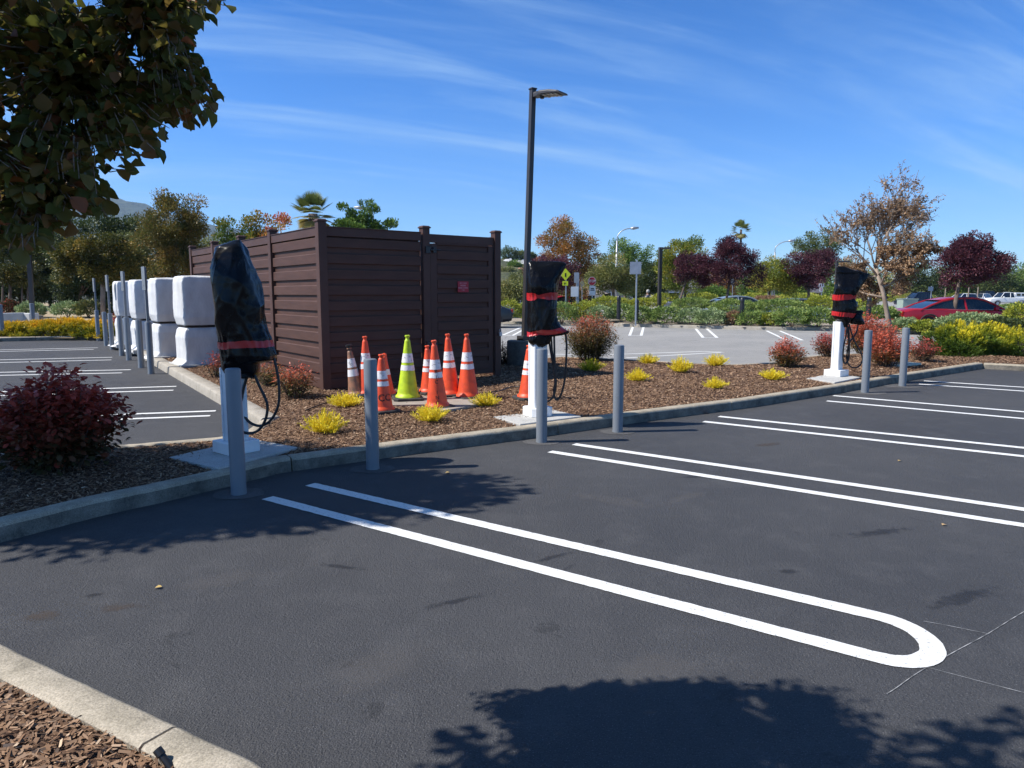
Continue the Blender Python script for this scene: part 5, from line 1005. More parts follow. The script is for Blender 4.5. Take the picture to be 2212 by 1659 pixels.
for i, (u, v, rw, rh, pal, lab) in enumerate([(-20, 560, 60, 70, 'dark', 'dark tree filling the far left edge of the picture'), (45, 545, 60, 85, 'olive', 'olive tree behind the left lamp post'), (110, 560, 60, 70, 'dark', 'dark dense tree behind the yellow green maple'), (170, 520, 56, 90, 'dark', 'tall dark tree in the wood behind the maple'), (235, 535, 56, 80, 'dark', 'dark green tree behind the pale trunk'), (300, 545, 56, 80, 'dark', 'dark tree behind the white cabinets'), (440, 570, 34, 50, 'olive', 'olive tree peeking over the left end of the enclosure'), (495, 590, 40, 40, 'dark', 'dark tree hidden behind the enclosure'), (-110, 540, 62, 85, 'olive', 'olive tree beyond the left edge of the picture'), (-210, 545, 62, 80, 'dark', 'dark tree well beyond the left edge of the picture')]):
    T(lab, 48 + (i % 3) * 2, u, 655, [(u, v, rw, rh), (u + 10, 620, rw * 0.95, 40), (u - 20, 590, rw * 0.6, 50)], 10500, 4.6, pal, zb=0.6, seed=70 + i, ncl=90, clp=15, group='dark wood beyond the sandy bank', limbs=6, tp=4, colf=lambda C, lc: lc - 0.08)
for i, (u, w_) in enumerate(((6, 2.2), (22, 3.2), (48, 1.8), (60, 1.6))):
    T(['young tree with dry canopy at the left edge', 'second young tree from the left edge with a thicker trunk', 'thin young tree left of the lamp post', 'thin young tree just left of the lamp post'][i], 38, u, 672, [(u, 590, 18, 20), (u + 8, 600, 16, 12)], 1500, 3.6, 'maple', zb=0.6, vf=608, seed=90 + i, ncl=24, clp=9, tp=w_, group='young trees at the left edge', colf=lambda C, lc: lc - 0.15)
for i, (u, v, w_, h, pal, lab) in enumerate([(66, 668, 56, 26, 'sage', 'rounded pale green bush behind the left lamp post'), (146, 668, 64, 27, 'sage', 'grey green lavender bush on the sandy bank'), (190, 668, 50, 30, 'olive', 'brown tipped grassy bush right of the lavender'), (22, 672, 40, 30, 'nand', 'rose bush with red blooms left of the round bush'), (232, 668, 40, 24, 'olive', 'olive bush behind the pale trunk'), (275, 668, 60, 30, 'dark', 'dark bush behind the farthest white cabinets')]):
    p = P(u, v, 33.5); s = 33.5 / FPX; bush('bush', lab, 'shrub', p.x, p.y, 0.5, w_ * s / 2, w_ * s / 2, h * s * 1.15, 2600, 0.09, pal, seed=i * 3.1, group='bushes on the sandy bank', colf=(lambda hf, lob, n: np.where(rng.random(n) < 0.25, 0.9, 0.15)) if pal == 'nand' else None)
# trees above the enclosure
T('thin maple with red tipped shoots above the enclosure', 27, 560, 640, [(500, 500, 24, 28), (545, 492, 20, 38), (600, 494, 24, 32), (560, 530, 60, 26), (478, 510, 12, 30), (520, 478, 8, 24), (580, 474, 8, 22)], 5200, 4.6, 'tipred', zb=0.2, seed=63, ncl=80, clp=10, up=0.9, limbs=40, tp=3, colf=lambda C, lc: lc + 0.35 * np.sin(C[:, 0] * 1.7) + 0.06 * (C[:, 2] - 3.6))
T('dense green upright tree behind the enclosure, right of the palm', 42, 780, 640, [(745, 470, 20, 30), (775, 465, 22, 34), (812, 475, 18, 30), (770, 510, 60, 40), (845, 492, 10, 14), (790, 445, 12, 18)], 9500, 4.4, 'green', zb=0.2, seed=64, ncl=100, clp=9, up=1.0, tp=4, colf=lambda C, lc: lc - 0.1)
def palm(label, base, h, fr, n, seed, tr_=0.16, wr=0.03):
    o = empty('palm_tree', base, label, 'palm'); m = MB(); m.tube([(0, 0, -0.2), (0.1, 0, h * 0.5), (0, 0, h)], [tr_ * 1.2, tr_, tr_ * 0.9], 10); m.build('trunk', M_BARK, o, smooth=True)
    rr = np.random.default_rng(seed); C, D, Nn, Ls, lc = [], [], [], [], []
    for k in range(n):
        a = rr.uniform(0, 6.28); e_ = rr.uniform(-1.3, 1.4); d = np.array([math.cos(a) * math.cos(e_), math.sin(a) * math.cos(e_), math.sin(e_)]); hub = np.array([0, 0, h]) + d * fr * 0.55; side = np.cross(d, [0, 0, 1.0]); side /= np.linalg.norm(side) + 1e-6; upv = np.cross(side, d); t_ = rr.uniform(0, 1) * (0.5 if e_ > 0 else 1.0)
        for j in range(19):
            th = (j - 9) / 9 * 1.5; bd = d * math.cos(th) + side * math.sin(th) + np.array([0, 0, -0.10 * abs(th)]); C.append(hub); D.append(bd); Nn.append(upv); Ls.append(fr * 0.62 * (1 - 0.12 * abs(th))); lc.append(0.25 + (0.55 if e_ < -0.2 else 0.15 * t_) + rr.normal(0, .08))
    V, f = leaf_geo(np.array(C), np.array(D), np.array(Nn), np.array(Ls), wr=0.11, fold=0.02); npmesh('crown', V, f, LM['palm'], np.clip(np.array(lc), 0, 1), o)
    m = MB()
    for k in range(0): pass
    return o
b = P(682, 640, 40); palm('fan palm rising behind the enclosure', (b.x, b.y, 0.1), (P(682, 462, 40).z - 0.1), 1.15, 60, 3, 0.28)
b = P(1595, 640, 130); palm('slender tall palm above the tallest plum tree, far off', (b.x, b.y, 0.1), (P(1595, 496, 130).z - 0.1), 1.7, 44, 4, 0.22)

# ------------------------------------------------------------------ hedge bed shrubs
HB = []
def hedge(u, v, w_, h, Y, pal, lab, n=3000, lf=0.085):
    s = Y / FPX; p = P(u, v, Y); rx = w_ * s / 2; z0 = max(0.10, P(u, v, Y).z - 0.05)
    bush('hedge_shrub', lab, 'shrub', p.x, p.y + rx * 0.5, z0, rx, min(rx, 1.5), h * s * 0.86, int(n * max(1, w_ / 60)), lf, pal, seed=u * 0.013, group='clipped shrubs in the hedge bed beyond the far lot', lump=0.22, shell=0.6)
HS = [(1098, 692, 66, 52, 36.0, 'hedgey', 'yellow green shrub right of the enclosure'), (1150, 690, 60, 50, 36.5, 'hedge', 'green shrub behind the lamp post'), (1215, 698, 70, 50, 35.5, 'hedge', 'green shrub right of the middle charging post'), (1262, 694, 66, 50, 35.8, 'hedgey', 'yellow green shrub above the big round nandina'), (1300, 692, 56, 36, 35.2, 'sage', 'silvery variegated shrub behind the big round nandina'), (1345, 694, 70, 44, 35.4, 'hedge', 'green shrub under the stop sign'), (1390, 698, 64, 42, 34.0, 'hedge', 'leafy shrub at the foot of the back-facing sign'), (1440, 698, 76, 42, 33.6, 'hedge', 'dark leaved shrub before the black lamp post'), (1495, 698, 66, 38, 33.2, 'sage', 'pale green rounded shrub under the leaning plum tree'), (1540, 702, 70, 40, 32.4, 'sage', 'grey green mounded shrub at the tallest plum trunk'), (1590, 700, 40, 32, 32.4, 'brown', 'rusty topped little shrub beside the black path light'), (1625, 702, 64, 36, 31.8, 'hedge', 'green shrub right of the black path light'), (1668, 702, 56, 32, 31.6, 'hedgey', 'low yellow green shrub at the gravel edge'), (1718, 704, 78, 44, 30.8, 'hedge', 'dense leafy shrub below the purple plum'), (1775, 704, 70, 48, 30.4, 'hedge', 'leafy shrub left of the farthest charging post'),
      (1320, 668, 90, 32, 38.5, 'hedgey', 'yellowish shrub row behind the stop sign post'), (1400, 664, 80, 24, 39, 'hedgey', 'yellow green low shrub behind the back-facing sign'), (1500, 668, 90, 30, 37.2, 'hedge', 'dark green shrub left of the blue grey car'), (1590, 676, 90, 34, 35.4, 'hedge', 'rounded green shrub in front of the blue grey car'), (1690, 676, 110, 36, 34.4, 'hedge', 'wide dark green shrub before the white roofed car'), (1660, 660, 60, 26, 42, 'brown', 'rusty shrub behind the street tree'), (1785, 668, 80, 34, 36, 'hedgey', 'yellow green shrub behind the farthest charging post'),
      (1850, 672, 80, 30, 33, 'hedgey', 'yellow juniper like shrub behind the black path light on the right'), (1905, 690, 84, 34, 29.2, 'hedge', 'green shrub behind the bare tree trunk'), (1962, 718, 60, 32, 27.8, 'sage', 'dusty green shrub right of the bare tree trunk'), (2005, 716, 76, 27, 27.4, 'hedgey', 'yellowish mounded shrub below the red car door'), (2052, 718, 60, 33, 27.0, 'sage', 'pale shrub between the trunk and the red car hood'), (2110, 718, 120, 48, 26.4, 'sage', 'large variegated grey green shrub in front of the red car'), (2180, 722, 90, 40, 25.6, 'dark', 'dark green low shrub at the right above the yellow juniper'), (2215, 700, 60, 52, 27.5, 'hedgey', 'spiky yellow green shrub at the right edge'), (2190, 690, 60, 30, 33, 'sage', 'grey green shrub beyond the nose of the red car'), (2200, 672, 70, 18, 38, 'hedge', 'low hedge below the white pickup'), (2245, 684, 60, 26, 31, 'hedge', 'green hedge cut by the right edge')]
for i, a in enumerate(HS): hedge(*a)
# far low yellow hedges
for i, (u, w_, Y, pal, lab) in enumerate([(1520, 80, 54, 'hedgey', 'long yellow hedge below the grey roofed house'), (1440, 60, 52, 'hedgey', 'yellow hedge behind the walking person'), (1640, 60, 56, 'hedgey', 'far yellow hedge behind the rusty shrub'), (1740, 90, 58, 'hedgey', 'far yellow hedge below the purple plum'), (1990, 90, 127, 'hedgey', 'far yellow shrubs beyond the dark pickup'), (2085, 70, 128, 'hedgey', 'far yellow shrubs beyond the white cars'), (1840, 70, 62, 'brown', 'rusty hedge behind the farthest charging post'), (1900, 80, 66, 'hedgey', 'far hedge behind the bare tree')]):
    hedge(u, 652 if Y < 80 else 652, w_, 22, Y, pal, lab, 1600, 0.13)

# ------------------------------------------------------------------ vehicles
def car(label, pos, rz, paint, L_=4.8, W=1.82, kind='sedan', roofrack=False, cat='car', name='parked_car', group=None):
    o = empty(name, pos, label, cat, group, rz=rz); H = {'sedan': 1.45, 'suv': 1.70, 'pickup': 1.82, 'canopy': 1.85}[kind]; hl = L_ / 2
    belt = {'sedan': 0.93, 'suv': 1.05, 'pickup': 1.15, 'canopy': 1.15}[kind]
    if kind == 'sedan': st = [(-hl, .50, .72, .70), (-hl + .08, .32, .86, .80), (-hl + .45, .26, .97, .88), (-1.15, .25, .985, .905), (0.2, .22, .95, .91), (1.0, .25, .93, .905), (1.35, .25, .90, .90), (hl - .55, .26, .80, .87), (hl - .15, .30, .66, .76), (hl, .42, .56, .62)]; gh = [(-1.95, .0), (-1.50, .42), (-1.05, .74), (-.55, .94), (-.05, 1.0), (.35, .96), (.65, .82), (1.05, .45), (1.45, .0)]
    elif kind == 'suv': st = [(-hl, .50, .95, .76), (-hl + .08, .32, 1.04, .84), (-hl + .5, .28, 1.08, .89), (0.2, .26, 1.05, .91), (1.1, .28, 1.03, .905), (1.45, .28, 1.0, .90), (hl - .5, .30, .92, .86), (hl - .1, .34, .78, .74), (hl, .45, .66, .62)]; gh = [(-hl + .12, .0), (-hl + .55, .90), (-.4, 1.0), (.35, .97), (1.15, .0)]
    else: st = [(-hl, .55, 1.06, .86), (-hl + .08, .45, 1.12, .90), (-1.2, .42, 1.13, .91), (0.0, .38, 1.13, .91), (1.0, .38, 1.13, .91), (1.4, .38, 1.12, .90), (hl - .35, .42, 1.05, .87), (hl - .05, .46, .95, .80), (hl, .55, .80, .70)]; gh = [(-.75, .0), (-.60, .94), (.0, 1.0), (.7, .97), (1.25, .0)]
    m = MB(); K = 10; vs = []
    for (x, zb, zt, hw) in st:
        ring = [(-hw * .86, zb), (-hw, zb + .13), (-hw * 1.01, zb + (zt - zb) * .55), (-hw * .97, zt - .05), (-hw * .86, zt), (hw * .86, zt), (hw * .97, zt - .05), (hw * 1.01, zb + (zt - zb) * .55), (hw, zb + .13), (hw * .86, zb)]; vs += [(x, y, z) for y, z in ring]
    n = len(st); m.add(vs, [(i * K + k, (i + 1) * K + k, (i + 1) * K + (k + 1) % K, i * K + (k + 1) % K) for i in range(n - 1) for k in range(K)] + [tuple(range(K)), tuple((n - 1) * K + k for k in range(K - 1, -1, -1))])
    body = m.build('body', paint, o, auto=28); body.modifiers.new('b', 'BEVEL').width = 0.02; body.modifiers['b'].segments = 2
    def ring(x, f, zt_): return None
    m = MB(); vs = []; tw, bw = W * .5 * .70, W * .5 * .90
    for (x, f) in gh:
        z = belt - .03 + (H - belt) * f; w1 = bw + (tw - bw) * f; vs += [(x, -bw, belt - .03), (x, -w1, z), (x, w1, z), (x, bw, belt - .03)]
    m.add(vs, [(i * 4 + k, (i + 1) * 4 + k, (i + 1) * 4 + k + 1, i * 4 + k + 1) for i in range(len(gh) - 1) for k in range(3)]); m.build('windows', M_GLASS, o, auto=50)
    m = MB(); r_ = [(x, f) for x, f in gh if f > .5]; vs = []
    for (x, f) in r_:
        z = belt - .03 + (H - belt) * f + .012; w1 = bw + (tw - bw) * f + .02; vs += [(x, -w1, z - .03), (x, -w1 * .93, z + .012), (x, 0, z + .028), (x, w1 * .93, z + .012), (x, w1, z - .03)]
    m.add(vs, [(i * 5 + k, (i + 1) * 5 + k, (i + 1) * 5 + k + 1, i * 5 + k + 1) for i in range(len(r_) - 1) for k in range(4)])
    for s in (-1, 1):     # window surround pillars
        m.tube([Vector((x_, s * (bw + (tw - bw) * f_ + .008), belt - .03 + (H - belt) * f_ - .012)) for x_, f_ in gh], .042, 8)
        for (x0, f0, x1, f1, t) in ((-.10, 0, -.16, .98, .04),):
            P0 = Vector((x0, s * (bw + .006), belt - .02)); P1 = Vector((x1, s * (bw + (tw - bw) * f1 + .012), belt - .03 + (H - belt) * f1)); m.tube([P0, P1], t, 6)
    m.build('roof', paint, o, auto=40)
    if kind == 'canopy':
        m = MB(); m.box((-1.62, 0, 1.46), (1.72, 1.50, .66), taper=.93); cp = m.build('canopy', paint, o, bevel=.04); m = MB()
        for s in (-1, 1):
            for x in (-1.25, -1.95): m.box((x, s * .742, 1.49), (.52, .03, .34))
        m.build('canopy_window', M_GLASS, cp)
    fx, rx = hl * .62, -hl * .60
    for x in (fx, rx):
        for s in (-1, 1):
            R = Matrix.Translation((x, s * (W * .5 - .12), .33)) @ Matrix.Rotation(RAD(90), 4, 'X'); m = MB(); m.lathe([(.20, -.11), (.31, -.11), (.335, -.08), (.335, .08), (.31, .11), (.20, .11)], 24, M=R); wo_ = m.build('wheel', M_TYRE, o, auto=40)
            m = MB(); m.lathe([(.205, -.113), (.19, -.095), (.05, -.10), (.05, .10), (.19, .095), (.205, .113)], 20, M=R); m.build('rim', M_RIM, wo_, auto=40)
            m = MB(); q = [(x + .40 * math.cos(t), s * (W * .5 * 1.003), .33 + .40 * math.sin(t)) for t in np.linspace(-.15, math.pi + .15, 13)]; m.tube(q, .035, 5); m.build('wheel_arch', M_TYRE, o)
    for s in (-1, 1):
        m = MB(); m.box((.95, s * (W * .5 + .09), belt + .05), (.14, .20, .13), taper=.8); m.build('mirror', paint, o, bevel=.02)
        for x in (-.55, .45): m = MB(); m.box((x - .3, s * (W * .5 * .995), belt - .15), (.18, .035, .03)); m.build('door_handle', paint, o, bevel=.008)
        m = MB(); m.box((hl - .16, s * .62, .60 if kind == 'sedan' else .75), (.22, .28, .12)); m.build('headlight', pm('lamp_glass', (.6, .62, .65), None, rough=.1), o, bevel=.03)
        m = MB(); m.box((-hl + .06, s * .66, .78 if kind == 'sedan' else .92), (.10, .26, .16)); m.build('tail_light', pm('tail_lamp', (.35, .01, .01), None, rough=.15), o, bevel=.03)
    if kind == 'sedan':
        m = MB()
        for s in (-1, 1): m.tube([(gh[0][0] + .05, s * (bw + .014), belt), (gh[-1][0], s * (bw + .014), belt - .005)], .012, 5)
        m.build('window_trim', M_RIM, o)
    return o
def paint(name, c, r=.22, metal=.3): return pm(name, c, tuple(x * .92 for x in c), scale=1, rough=r, metal=metal, spec=.6)
p = P(2070, 668, 30.2); car('red sedan facing right behind the hedge', (p.x, p.y, 0.0), RAD(-4), paint('red_paint', (.42, .014, .025)), 5.3, 1.87)
p = P(1060, 700, 36.6); car('dark grey sedan parked behind the right end of the enclosure', (P(1108, 700, 33.6).x - 2.40, 33.6, .01), RAD(186), paint('dark_paint', (.035, .036, .04)), 4.7)
p = P(1108, 650, 47); car('silver car behind the dark sedan, only its rear window showing', (p.x - 2.2, 47, .02), RAD(4), paint('silver_paint', (.35, .38, .42)), 4.6)
p = P(1222, 655, 52); car('low red car behind the hedge, left of the stop sign', (p.x, 52, .02), RAD(185), paint('red_paint', (.42, .014, .025)), 4.5)
p = P(1188, 655, 56); car('dark off-road car behind the middle charging post', (p.x, 56, .02), RAD(100), paint('black_paint', (.02, .021, .024)), 4.5, kind='suv')
p = P(1592, 655, 42.5); car('blue grey sedan roof between the plum trunk and the black path light', (p.x, 42.5, .02), RAD(0), paint('bluegrey_paint', (.26, .32, .36)), 3.9)
p = P(1722, 655, 47); car('white sedan roof showing over the hedge under the purple plum', (p.x, 47, -.15), RAD(2), paint('white_paint', (.78, .78, .76), .25, .0), 4.6)
WP = paint('white_paint', (.78, .78, .76), .25, .0)
p = P(2077, 650, 104); car('white hatchback with dark rear window behind the red car', (p.x, 104, -.03), RAD(192), WP, 4.5, kind='suv', group='white cars parked beyond the hedge')
p = P(2116, 650, 110); car('smaller white estate car left of the white pickup', (p.x, 110, -.03), RAD(215), WP, 4.5, kind='suv', group='white cars parked beyond the hedge')
p = P(2172, 650, 100); car('white pickup with a canopy at the right edge', (p.x, 100, -.03), RAD(180), WP, 5.4, kind='canopy', group='white cars parked beyond the hedge', cat='pickup')
p = P(1990, 650, 78); car('dark blue pickup behind the roof of the red car', (p.x, 78, -.03), RAD(178), paint('navy_paint', (.018, .024, .05)), 5.2, kind='pickup', cat='pickup')
p = P(2130, 650, 122); car('dark pickup far beyond the white cars', (p.x, 122, .3), RAD(0), paint('black_paint', (.02, .021, .024)), 5.2, kind='pickup', cat='pickup')

# ------------------------------------------------------------------ signs, lamps, path lights
def signpost(label, u, vb, Y, vtop, parts, r=.03, cat='sign', mat=M_GALV, name='road_sign', z0=.1, group=None, rz=0.0):
    b = P(u, vb, Y); t = P(u, vtop, Y); o = empty(name, (b.x, b.y, z0), label, cat, group, rz=rz); m = MB(); m.box((0, 0, (t.z - z0) / 2), (r * 2, r * 2, t.z - z0)); m.build('post', mat, o, bevel=.005)
    s = Y / FPX
    for (nm, shape, uc, vc, w_, h, mt, txt) in parts:
        c = P(uc, vc, Y); cx, cz = c.x - b.x, c.z - z0; m = MB(); y = -r - .012
        if shape == 'rect': m.box((cx, y, cz), (w_ * s, .012, h * s))
        else:
            k = {'oct': 8, 'round': 24, 'diamond': 4}[shape]; a0_ = {'oct': math.pi / 8, 'round': 0, 'diamond': 0}[shape]; pts = [(cx + w_ * s / 2 * math.cos(a0_ + 2 * math.pi * i / k), cz + h * s / 2 * math.sin(a0_ + 2 * math.pi * i / k)) for i in range(k)]
            m.add([(x, y + .006, z) for x, z in pts] + [(x, y - .006, z) for x, z in pts], [tuple(range(k)), tuple(range(2 * k - 1, k - 1, -1))] + [(i, k + i, k + (i + 1) % k, (i + 1) % k) for i in range(k)])
        pl = m.build(nm, mt, o); 
        for (s_, size, dx, dz, tm) in (txt or []):
            if s_ == '#':
                mm_ = MB(); mm_.box((cx + dx * s, y - .009, cz + dz * s), (size[0] * s, .004, size[1] * s)); mm_.build('marking', tm, pl)
            else:
                v, f = text_geo(s_, size * s); mm_ = MB(); mm_.add([(cx + dx * s + x, y - .010, cz + dz * s + z) for x, z, _ in v], f); mm_.build('lettering', tm, pl)
    return o
# STOP sign with a white border
b = P(1279, 650, 40)
signpost('red octagonal stop sign with a white plate below', 1279, 668, 40, 600, [('border', 'oct', 1278.5, 607.5, 17.6, 19.6, M_SIGNW, None), ('plate', 'rect', 1279.5, 627.5, 13, 19.5, M_SIGNW, [('#', (7.5, 2.0), 0, 4.2, M_INK), ('#', (8.5, 2.0), 0, .8, M_INK)])])
so_ = [o for o in bpy.data.objects if o.get('label', '').startswith('red octagonal')][0]; s = 40 / FPX
c = P(1278.5, 607.5, 40); cx, cz = c.x - so_.location.x, c.z - .1; pts = [(cx + 8.0 * s * math.cos(math.pi / 8 + 2 * math.pi * i / 8), cz + 9.0 * s * math.sin(math.pi / 8 + 2 * math.pi * i / 8)) for i in range(8)]
m = MB(); m.add([(x, -.050, z) for x, z in pts] + [(x, -.060, z) for x, z in pts], [tuple(range(8)), tuple(range(15, 7, -1))] + [(i, 8 + i, 8 + (i + 1) % 8, (i + 1) % 8) for i in range(8)]); fc = m.build('stop_face', M_RED, so_)
v, f = text_geo('STOP', 7.0 * s); m = MB(); m.add([(cx + x * .86, -.063, cz + z * 1.1) for x, z, _ in v], f); m.build('lettering', M_SIGNW, fc)
signpost('fluorescent yellow crossing sign with an arrow plate, partly hidden by plum leaves', 1222, 668, 37.2, 588, [('crossing_diamond', 'diamond', 1221.5, 593, 23, 26, M_YEL, [('#', (3, 8), 0, -1, M_INK)]), ('arrow_plate', 'rect', 1221, 612, 12, 9.5, M_YEL, [('#', (4.5, 1.6), -0.3, 0.4, M_INK), ('#', (1.6, 4.4), -1.8, -0.8, M_INK)])])
signpost('small white round sign back left of the stop sign', 1257, 668, 42, 606, [('disc', 'round', 1257.5, 614, 10.5, 13, M_SIGNB, None)], r=.025)
signpost('grey square post in front of a white board', 1247, 672, 37.5, 590, [('board', 'rect', 1241, 630, 16, 21, M_SIGNW, None), ('side_panel', 'rect', 1245, 600, 10, 22, M_SIGNB, None)], r=.075, mat=M_SIGNB)
signpost('grey back-facing rectangular sign on a tall galvanised post', 1373, 692, 33.2, 561, [('panel', 'rect', 1372.5, 579, 24, 26, M_SIGNB, None)], r=.032)
signpost('small white and green sign beyond the hedge left of the street tree', 1665, 662, 46, 615, [('plate', 'rect', 1663, 620, 6.5, 10, M_SIGNW, None)], r=.02)
signpost('white speed sign with a red plate below, left of the farthest charging post', 1773, 662, 44, 612, [('plate', 'rect', 1774, 616, 11, 7.5, M_SIGNW, [('#', (2.2, 3.5), -2.5, 0, M_INK), ('#', (2.2, 3.5), 2.2, 0, M_INK)]), ('lower_plate', 'rect', 1773.5, 625.5, 7, 8.5, M_SIGNW, [('#', (4.5, 1.6), 0, 1.5, M_RED), ('#', (4.5, 1.2), 0, -1.5, M_RED)])], r=.02)
signpost('grey diamond sign back behind the tallest plum trunk', 1581, 662, 47, 601, [('panel', 'diamond', 1581, 608, 14, 16, M_SIGNB, None)], r=.02)
signpost('blue grey square sign back above the dark pickup', 2010, 650, 70, 618, [('panel', 'rect', 2010, 624, 11, 9, pm('bluegrey_sign', (.16, .22, .30), None, rough=.5), None)], r=.03)
for i, (u, Y, vt, lab) in enumerate(((1659, 47, 602, 'white thin pole left of the pair below the street tree'), (1666, 47, 606, 'white thin pole right of the pair below the street tree'), (2040, 75, 622, 'pale wooden post beyond the dark pickup'), (2090, 78, 620, 'pale wooden post beyond the white hatchback'), (2110, 80, 620, 'pale wooden post beyond the white estate car'))):
    b = P(u, 660, Y); t = P(u, vt, Y); m = MB(); m.tube([(0, 0, 0), (0, 0, t.z - .1)], .055, 8); o = m.build('marker_pole', M_SIGNW if i < 2 else M_PBARK); o.location = (b.x, b.y, .1); tag(o, lab, 'pole')
def cobra(label, u, vb, Y, pts, r=.07, mat=M_GALV, head=True):
    b = P(u, vb, Y); o = empty('street_light', (b.x, b.y, .1), label, 'street light'); q = [P(a, c, Y) - o.location for a, c in pts]; m = MB(); m.tube([(0, 0, 0)] + [tuple(q[0])], [r * 1.3, r * .8], 10); m.build('pole', mat, o, smooth=True)
    m = MB(); sp = smooth_path([tuple(x) for x in q], 6); m.tube(sp, r * .5, 8); m.build('arm', mat, o, smooth=True); e = sp[-1]; d = (sp[-1] - sp[-3]).normalized(); m = MB(); m.tube([e, e + d * .25, e + d * .7], [.07, .14, .07], 8); m.build('lamp_head', mat, o, smooth=True)
cobra('tall curved street light above the green upright tree', 1329, 655, 62, [(1333, 520), (1334, 510), (1342, 500), (1352, 495), (1362, 493.5)], .09)
cobra('far curved street light between the street tree and the purple plum', 1671, 655, 75, [(1674, 545), (1675, 535), (1682, 528), (1692, 523), (1703, 521)], .09)
cobra('curved street light head above the green tree behind the enclosure', 808, 640, 52, [(808, 480), (806, 465), (801, 455), (793, 450), (786, 449)], .09, M_SIGNB)
def boxlamp(label, u, vb, Y, ut, vt, arm, z0=.1, w_=.12, mat=M_POLE):
    b = P(u, vb, Y); t = P(ut, vt, Y); o = empty('lamp_post', (b.x, b.y, z0), label, 'lamp post'); q = Vector((t.x - b.x, 0, t.z - z0)); m = MB(); beam(m, (0, 0, 0), q, w_, .3); m.build('pole', mat, o, bevel=.005)
    m = MB(); s = Y / FPX; m.box(tuple(q + Vector((arm * s / 2, 0, -.05))), (abs(arm) * s, .3, .08), taper=.9); m.build('lamp_head', mat, o, bevel=.01); return o
boxlamp('black lamp post with a flat arm beyond the hedge, among the green trees', 1424, 660, 38.5, 1427, 534, 22, w_=.17)
boxlamp('thin black lamp post behind the farthest charging post', 1803, 668, 42, 1808, 563, 26, w_=.12)
lp2 = boxlamp('black lamp post on the left before the dark wood, cut by near leaves', 69, 664, 30, 56, 440, -22, z0=.45, w_=.16)
m = MB(); m.box((0, 0, .1), (.55, .55, .25)); m.build('base', M_PIER, lp2, bevel=.02)
def pathlight(u, vt, vb, Y, lab):
    t = P(u, vt, Y); b = P(u, vb, Y); o = empty('path_light', (b.x, b.y, b.z), lab, 'bollard', 'black domed bollard lights in the hedge bed'); h = t.z - b.z; m = MB(); r = .10
    m.lathe([(r, 0), (r, h * .72)], 20); m.build('column', M_BLACKM, o, auto=40); m = MB(); m.lathe([(r * .82, h * .72), (r * .82, h * .80)], 20); m.build('lamp_slot', M_RUB, o, auto=40); m = MB(); m.lathe([(r * 1.02, h * .80), (r * 1.02, h * .88), (r * .8, h * .96), (r * .3, h)], 20); m.build('cap', M_BLACKM, o, auto=40)
for a in ((1198, 641, 660, 37.2, 'black bollard light left, beside the yellow crossing sign post'), (1336, 638, 690, 34.2, 'black bollard light under the olive tree'), (1375, 646, 692, 33.8, 'black bollard light beside the back-facing sign post'), (1602, 642, 690, 32.2, 'black bollard light at the rusty topped little shrub'), (1875, 641, 690, 28.6, 'black bollard light between the farthest charging post and the bare tree')): pathlight(*a)
p = P(1960, 654, 62); m = MB(); m.box((0, 0, .55), (1.3, 1.0, 1.1)); m.box((0, 0, 1.13), (1.4, 1.1, .06)); o = m.build('transformer_box', pm('pale_green_metal', (.30, .38, .33), None, rough=.5), bevel=.03); o.location = (p.x, p.y, 0); tag(o, 'pale green utility box left of the dark blue pickup', 'utility box')

# low white wall on the left
M_STUC = pm('pale_stucco', (.62, .61, .58), (.52, .51, .48), scale=3, rough=.85, bump=.3, bscale=30)
a, b = P(-60, 690, 26.3), P(52, 690, 28.2); m = MB(); d = b - a; m.box(((a.x + b.x) / 2, (a.y + b.y) / 2, .42), ((Vector((d.x, d.y, 0))).length, .25, .84), rz=math.atan2(d.y, d.x)); m.box((b.x + .24, b.y + .02, .42), (.4, .45, .80), rz=math.atan2(d.y, d.x)); tag(m.build('low_wall', M_STUC, bevel=.02), 'low white wall behind the golden ground cover', 'wall')

# ------------------------------------------------------------------ buildings
def house(label, u, v, Y, w_, d_, h, rh, wallc, roofc, z0, rz=0.0, flat=False, name='house'):
    p = P(u, v, Y); o = empty(name, (p.x, p.y, z0), label, 'house' if not flat else 'building', None, rz=rz); wm = pm('wall_%s' % str(wallc[0])[2:], wallc, None, rough=.85); rm = pm('roof_%s' % str(roofc[0])[2:], roofc, tuple(x * .7 for x in roofc), scale=3, rough=.9)
    m = MB(); m.box((0, 0, h / 2), (w_, d_, h)); wall = m.build('wall', wm, o)
    m = MB()
    if flat: m.box((0, 0, h + .3), (w_ + .8, d_ + .8, .6)); m.build('roof', rm, o, bevel=.03)
    else:
        e = .5; m.add([(-w_ / 2 - e, -d_ / 2 - e, h), (w_ / 2 + e, -d_ / 2 - e, h), (w_ / 2 + e, d_ / 2 + e, h), (-w_ / 2 - e, d_ / 2 + e, h), (-w_ / 2 + d_ * .2, 0, h + rh), (w_ / 2 - d_ * .2, 0, h + rh)], [(0, 1, 5, 4), (1, 2, 5), (2, 3, 4, 5), (3, 0, 4), (0, 3, 2, 1)]); r_ = m.build('roof', rm, o); m = MB(); m.box((w_ * .2, .3, h + rh * .8), (.6, .6, rh * .9)); m.build('chimney', wm, r_)
    for k in range(max(2, int(w_ / 3))):
        x = -w_ / 2 + (k + .5) * w_ / max(2, int(w_ / 3)); m = MB(); m.box((x, -d_ / 2 - .02, h * .55), (1.3, .06, 1.2)); wn = m.build('window', M_SIGNW, wall); m = MB(); m.box((x, -d_ / 2 - .045, h * .55), (1.1, .05, 1.0)); m.build('pane', M_GLASS, wn)
    return o
